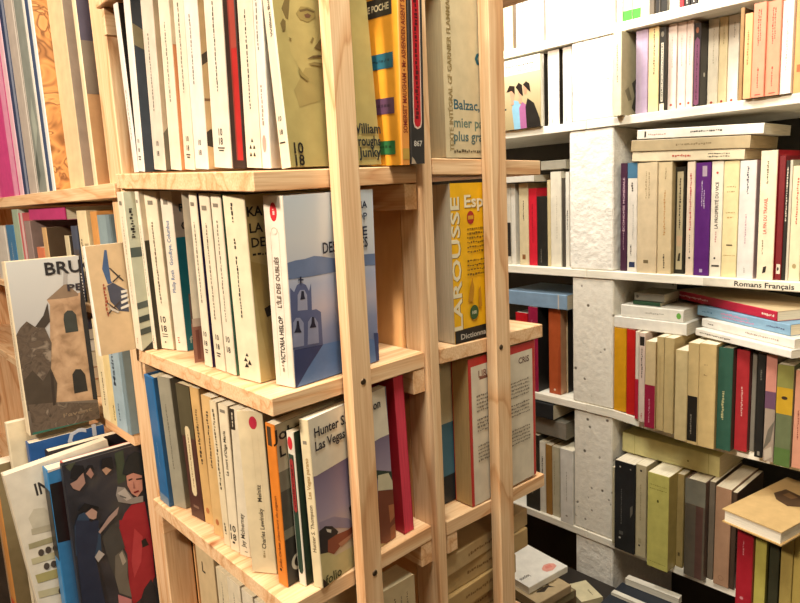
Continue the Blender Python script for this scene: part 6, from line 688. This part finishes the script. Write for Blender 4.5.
BK('art_book', 'dark art book whose cover shows a woman in red among men in hats', 'large books standing in the low bay', (-0.391, -0.0896, 0.9006), (0.012, 0.28, 0.2912), (0.0, 0.0, 0.0), ('2b2a30', M_STREET, '2a2a30', 'e8ded0'), [('c', 'p', [(0.228, 0.989), (0.268, 0.993), (0.266, 0.847), (0.225, 0.836)], '3f4a3a'), ('c', 'p', [(0.008, 0.994), (0.025, 1), (0.053, 1), (0.025, 0.965)], '4c5040'), ('c', 'p', [(0.275, 0.719), (0.34, 0.713), (0.354, 0.476), (0.319, 0.175), (0.257, 0.292), (0.245, 0.469), (0.194, 0.572), (0.2, 0.622), (0.24, 0.69)], '9c2430'), ('c', 'p', [(0.21, 0.666), (0.346, 0.615), (0.349, 0.521), (0.347, 0.32), (0.275, 0.243), (0.224, 0.223), (0.219, 0.348), (0.228, 0.485), (0.205, 0.565)], '98222e'), ('c', 'p', [(0.275, 0.6), (0.31, 0.544), (0.289, 0.424), (0.247, 0.357), (0.243, 0.443)], 'b03a42'), ('c', 'p', [(0.301, 0.526), (0.322, 0.532), (0.335, 0.491), (0.303, 0.49)], '1c171a'), ('c', 'p', [(0.258, 0.219), (0.286, 0.281), (0.325, 0.315), (0.341, 0.271), (0.328, 0.159)], '23242c'), ('c', 'p', [(0.171, 0.502), (0.207, 0.529), (0.225, 0.458), (0.216, 0.384), (0.223, 0.267), (0.168, 0.314), (0.158, 0.396)], '6a655c'), ('c', 'p', [(0.19, 0.501), (0.205, 0.512), (0.218, 0.454), (0.2, 0.441)], 'a39a8c'), ('c', 'p', [(0.121, 0.618), (0.178, 0.665), (0.206, 0.627), (0.22, 0.524), (0.171, 0.502), (0.158, 0.396), (0.137, 0.489)], '42413f'), ('c', 'p', [(0.161, 0.31), (0.221, 0.257), (0.216, 0.213), (0.159, 0.24)], 'bf7c7e'), ('c', 'p', [(0.209, 0.792), (0.221, 0.829), (0.254, 0.813), (0.287, 0.752), (0.335, 0.744), (0.332, 0.714), (0.276, 0.723), (0.216, 0.755)], '8d8884'), ('c', 'p', [(0.217, 0.798), (0.254, 0.81), (0.279, 0.751), (0.254, 0.747)], 'b5afa8'), ('c', 'p', [(0.227, 0.786), (0.256, 0.763), (0.252, 0.759), (0.225, 0.778)], '6a6664'), ('c', 'p', [(0.267, 0.867), (0.301, 0.87), (0.34, 0.845), (0.336, 0.773), (0.307, 0.748), (0.282, 0.774), (0.267, 0.818)], 'bf8878'), ('c', 'p', [(0.25, 0.88), (0.266, 0.928), (0.288, 0.959), (0.321, 0.971), (0.353, 0.951), (0.362, 0.907), (0.35, 0.84), (0.302, 0.878), (0.269, 0.869)], '20262a'), ('c', 'p', [(0.274, 0.846), (0.294, 0.847), (0.294, 0.841), (0.276, 0.838)], '2b2024'), ('c', 'p', [(0.31, 0.839), (0.339, 0.834), (0.338, 0.826), (0.311, 0.832)], '2b2024'), ('c', 'p', [(0.29, 0.779), (0.315, 0.78), (0.319, 0.772), (0.296, 0.77)], '7a2028'), ('c', 'p', [(0.297, 0.832), (0.302, 0.793), (0.292, 0.795)], '98645a'), ('c', 'p', [(0.018, 0.911), (0.048, 0.919), (0.079, 0.949), (0.082, 0.893), (0.052, 0.866), (0.028, 0.885)], 'a38074'), ('c', 'p', [(0.021, 0.935), (0.03, 0.971), (0.043, 0.99), (0.083, 0.976), (0.087, 0.949), (0.044, 0.92)], '1a1b20'), ('c', 'p', [(0.09, 0.936), (0.111, 0.957), (0.123, 0.922), (0.109, 0.906)], 'a07a6e'), ('c', 'p', [(0.088, 0.952), (0.102, 0.972), (0.123, 0.965), (0.127, 0.94), (0.111, 0.957)], '191a1e'), ('c', 'p', [(0.16, 0.931), (0.18, 0.938), (0.203, 0.918), (0.176, 0.9)], 'b08c74'), ('c', 'p', [(0.157, 0.938), (0.166, 0.982), (0.212, 0.978), (0.214, 0.921), (0.184, 0.938)], '1b1c20'), ('c', 'p', [(0, 0.574), (0.011, 0.711), (0.035, 0.758), (0.065, 0.763), (0.087, 0.706), (0.119, 0.654), (0.11, 0.526)], '2c4058'), ('c', 'p', [(0.019, 0.738), (0.118, 0.701), (0.101, 0.606), (0.081, 0.546), (0.099, 0.283), (0, 0.331), (0.007, 0.644)], '232c42'), ('c', 'p', [(0.064, 0.755), (0.095, 0.769), (0.116, 0.744), (0.108, 0.715), (0.085, 0.713)], 'b08e80'), ('c', 'p', [(0.034, 0.778), (0.066, 0.804), (0.126, 0.765), (0.123, 0.756), (0.088, 0.773), (0.063, 0.759)], '16171b'), ('c', 'p', [(0.079, 0.726), (0.096, 0.713), (0.087, 0.706), (0.075, 0.715)], '1d1a1e'), ('c', 'p', [(0.163, 0.702), (0.188, 0.718), (0.215, 0.734), (0.203, 0.7), (0.167, 0.676), (0.116, 0.637), (0.109, 0.648)], 'a78e86'), ('c', 'p', [(0.079, 0.537), (0.101, 0.562), (0.124, 0.532), (0.091, 0.506)], 'aaa4a0')], hc=1)
BK('art_book', 'thin red-edged art book just behind the woman-in-red cover', 'large books standing in the low bay', (-0.4045, -0.0859, 0.9006), (0.011, 0.27, 0.2898), (0.0, 0.0, 0.0), ('c8483c', 'c8584a', 'c8584a', 'ecdccb'), [])
BK('art_book', 'blue art book with broad black band across its cover', 'large books standing in the low bay', (-0.429, -0.102, 0.9006), (0.0225, 0.13, 0.2804), (0.0, 0.0, 0.0), ('3a80b6', '3579ae', '2f74aa', 'e2d6bf'), [('s', 'r', 0, 0.55, 1, 0.9, '1c1b1d'), ('c', 'p', [(0, 0.933), (0.211, 0.931), (0.19, 0.629), (0, 0.64)], '1c1b1d'), ('c', 'p', [(0, 1), (0.311, 1), (0.307, 1), (0, 0.99)], 'd8d0c0')])
BK('art_book', 'white art book with vineyard-like sketches and large capitals', 'large books standing in the low bay', (-0.4495, -0.12204, 0.9006), (0.016, 0.13, 0.2811), (0.085, 0.0, 0.0), ('d8ccb4', 'e4dcca', 'e4dcca', 'e2d6bf'), [('c', 't', 'IN', 0.292, 0.883, 0.024, 0, '3c3836', 0.0168), ('c', 'p', [(0.107, 0.76), (0.173, 0.795), (0.269, 0.781), (0.307, 0.722), (0.254, 0.662), (0.128, 0.67)], 'cfc7b2'), ('c', 'p', [(0.106, 0.704), (0.292, 0.689), (0.277, 0.657), (0.099, 0.674)], 'bdb49c'), ('c', 'p', [(0.05, 0.638), (0.289, 0.625), (0.289, 0.596), (0.045, 0.611)], 'a8a07c'), ('c', 'p', [(0.04, 0.562), (0.291, 0.544), (0.29, 0.511), (0.038, 0.531)], 'c6bd98'), ('c', 'p', [(0.038, 0.476), (0.291, 0.455), (0.297, 0.408), (0.043, 0.43)], 'b0a56c'), ('c', 'p', [(0.024, 0.391), (0.275, 0.361), (0.272, 0.324), (0.021, 0.355)], 'c6bd98'), ('c', 'e', 0.139, 0.572, 0.0035, 0.005, '54493f'), ('c', 'e', 0.206, 0.57, 0.0035, 0.005, '54493f'), ('c', 'e', 0.275, 0.565, 0.0035, 0.005, '54493f'), ('c', 'e', 0.156, 0.495, 0.0035, 0.005, '54493f'), ('c', 'e', 0.222, 0.49, 0.0035, 0.005, '54493f'), ('c', 'e', 0.264, 0.488, 0.0035, 0.005, '54493f'), ('c', 'e', 0.229, 0.342, 0.0035, 0.005, '54493f'), ('c', 'e', 0.266, 0.341, 0.0035, 0.005, '54493f'), ('c', 'p', [(0, 0.862), (0, 0.835), (0, 0.367), (0, 0.337), (0, 0.367)], '8d8060')])
BK('art_book', 'black-topped art book behind the white sketch cover', 'large books standing in the low bay', (-0.4655, -0.089, 0.9006), (0.014, 0.3, 0.29), (0.0, 0.0, 0.0), ('25232a', '2a262c', '2a262c', 'e2d6bf'), [])
BK('art_book', 'blue art book with large white initial on its cover', 'large books standing in the low bay', (-0.5012, -0.1037, 0.9006), (0.0165, 0.1, 0.2972), (0.0, 0.0, 0.0), ('2b5590', '2c5a98', '2c5a98', 'e2d6bf'), [('c', 't', 'C', 0.62, 0.965, 0.04, 0, 'c9cfdb'), ('c', 't', 'I', 0.86, 0.968, 0.04, 0, 'c9cfdb')])
BK('art_book', 'cream-covered art book behind the blue initial', 'large books standing in the low bay', (-0.52, -0.122, 0.9006), (0.012, 0.105, 0.3256), (0.0, 0.0, 0.0), ('e6d8b8', 'ead9b6', 'ead9b6', 'e2d6bf'), [])
BK('art_book', 'orange and olive art book at the frame edge', 'large books standing in the low bay', (-0.556, -0.1408, 0.9006), (0.03, 0.12, 0.2654), (0.0, 0.0, 0.0), ('c98a48', '8a7a58', 'c98a48', 'e2d6bf'), [('s', 'r', 0, 0.0, 1, 0.2, 'c84a2a')])
BK('paperback_book', 'tan book lying lowest in the stack behind the church cover', 'books stacked in the bay behind the church cover', (-0.6, -0.012, 1.2091), (0.03, 0.14, 0.24), (0.0, -1.5708, 0.0), ('c9a878', 'c9a878', 'c9a878', 'd8c09a'), [])
BK('paperback_book', 'orange-edged book in the stack behind the church cover', 'books stacked in the bay behind the church cover', (-0.6, -0.012, 1.2396), (0.02, 0.14, 0.24), (0.0, -1.5708, 0.0), ('d8744a', 'd8744a', 'd8744a', 'dfc8a8'), [])
BK('paperback_book', 'cream book in the stack behind the church cover', 'books stacked in the bay behind the church cover', (-0.6, -0.012, 1.2601), (0.026, 0.14, 0.24), (0.0, -1.5708, 0.0), ('ead8b0', 'ead8b0', 'ead8b0', 'e8d8b8'), [])
BK('paperback_book', 'white book in the stack behind the church cover', 'books stacked in the bay behind the church cover', (-0.6, -0.012, 1.2866), (0.018, 0.14, 0.24), (0.0, -1.5708, 0.0), ('ebe4d8', 'ebe4d8', 'ebe4d8', 'ece4d4'), [])
BK('paperback_book', 'dark navy book topmost in the stack behind the church cover', 'books stacked in the bay behind the church cover', (-0.6, -0.012, 1.3051), (0.018, 0.14, 0.24), (0.0, -1.5708, 0.0), ('2f3444', '2f3444', '2f3444', 'cfc4b0'), [])
# ------------------------------------------------------------------ low table in the aisle that carries the loose pile
tb = thing('low_table', 'low dark table in the aisle under the loose pile of books', 'table', (0, .72, 0))
bm = bmesh.new(); add_box(bm, -.36, .42, -.145, .165, .635, .6598, .003); obj('tabletop', bm, paper('2e2823', .5), tb)
for x in (-.33, .39):
    for y in (-.12, .14):
        bm = bmesh.new(); add_box(bm, x - .02, x + .02, y - .02, y + .02, 0, .6345, .002); obj('leg', bm, paper('2e2823', .5), tb)
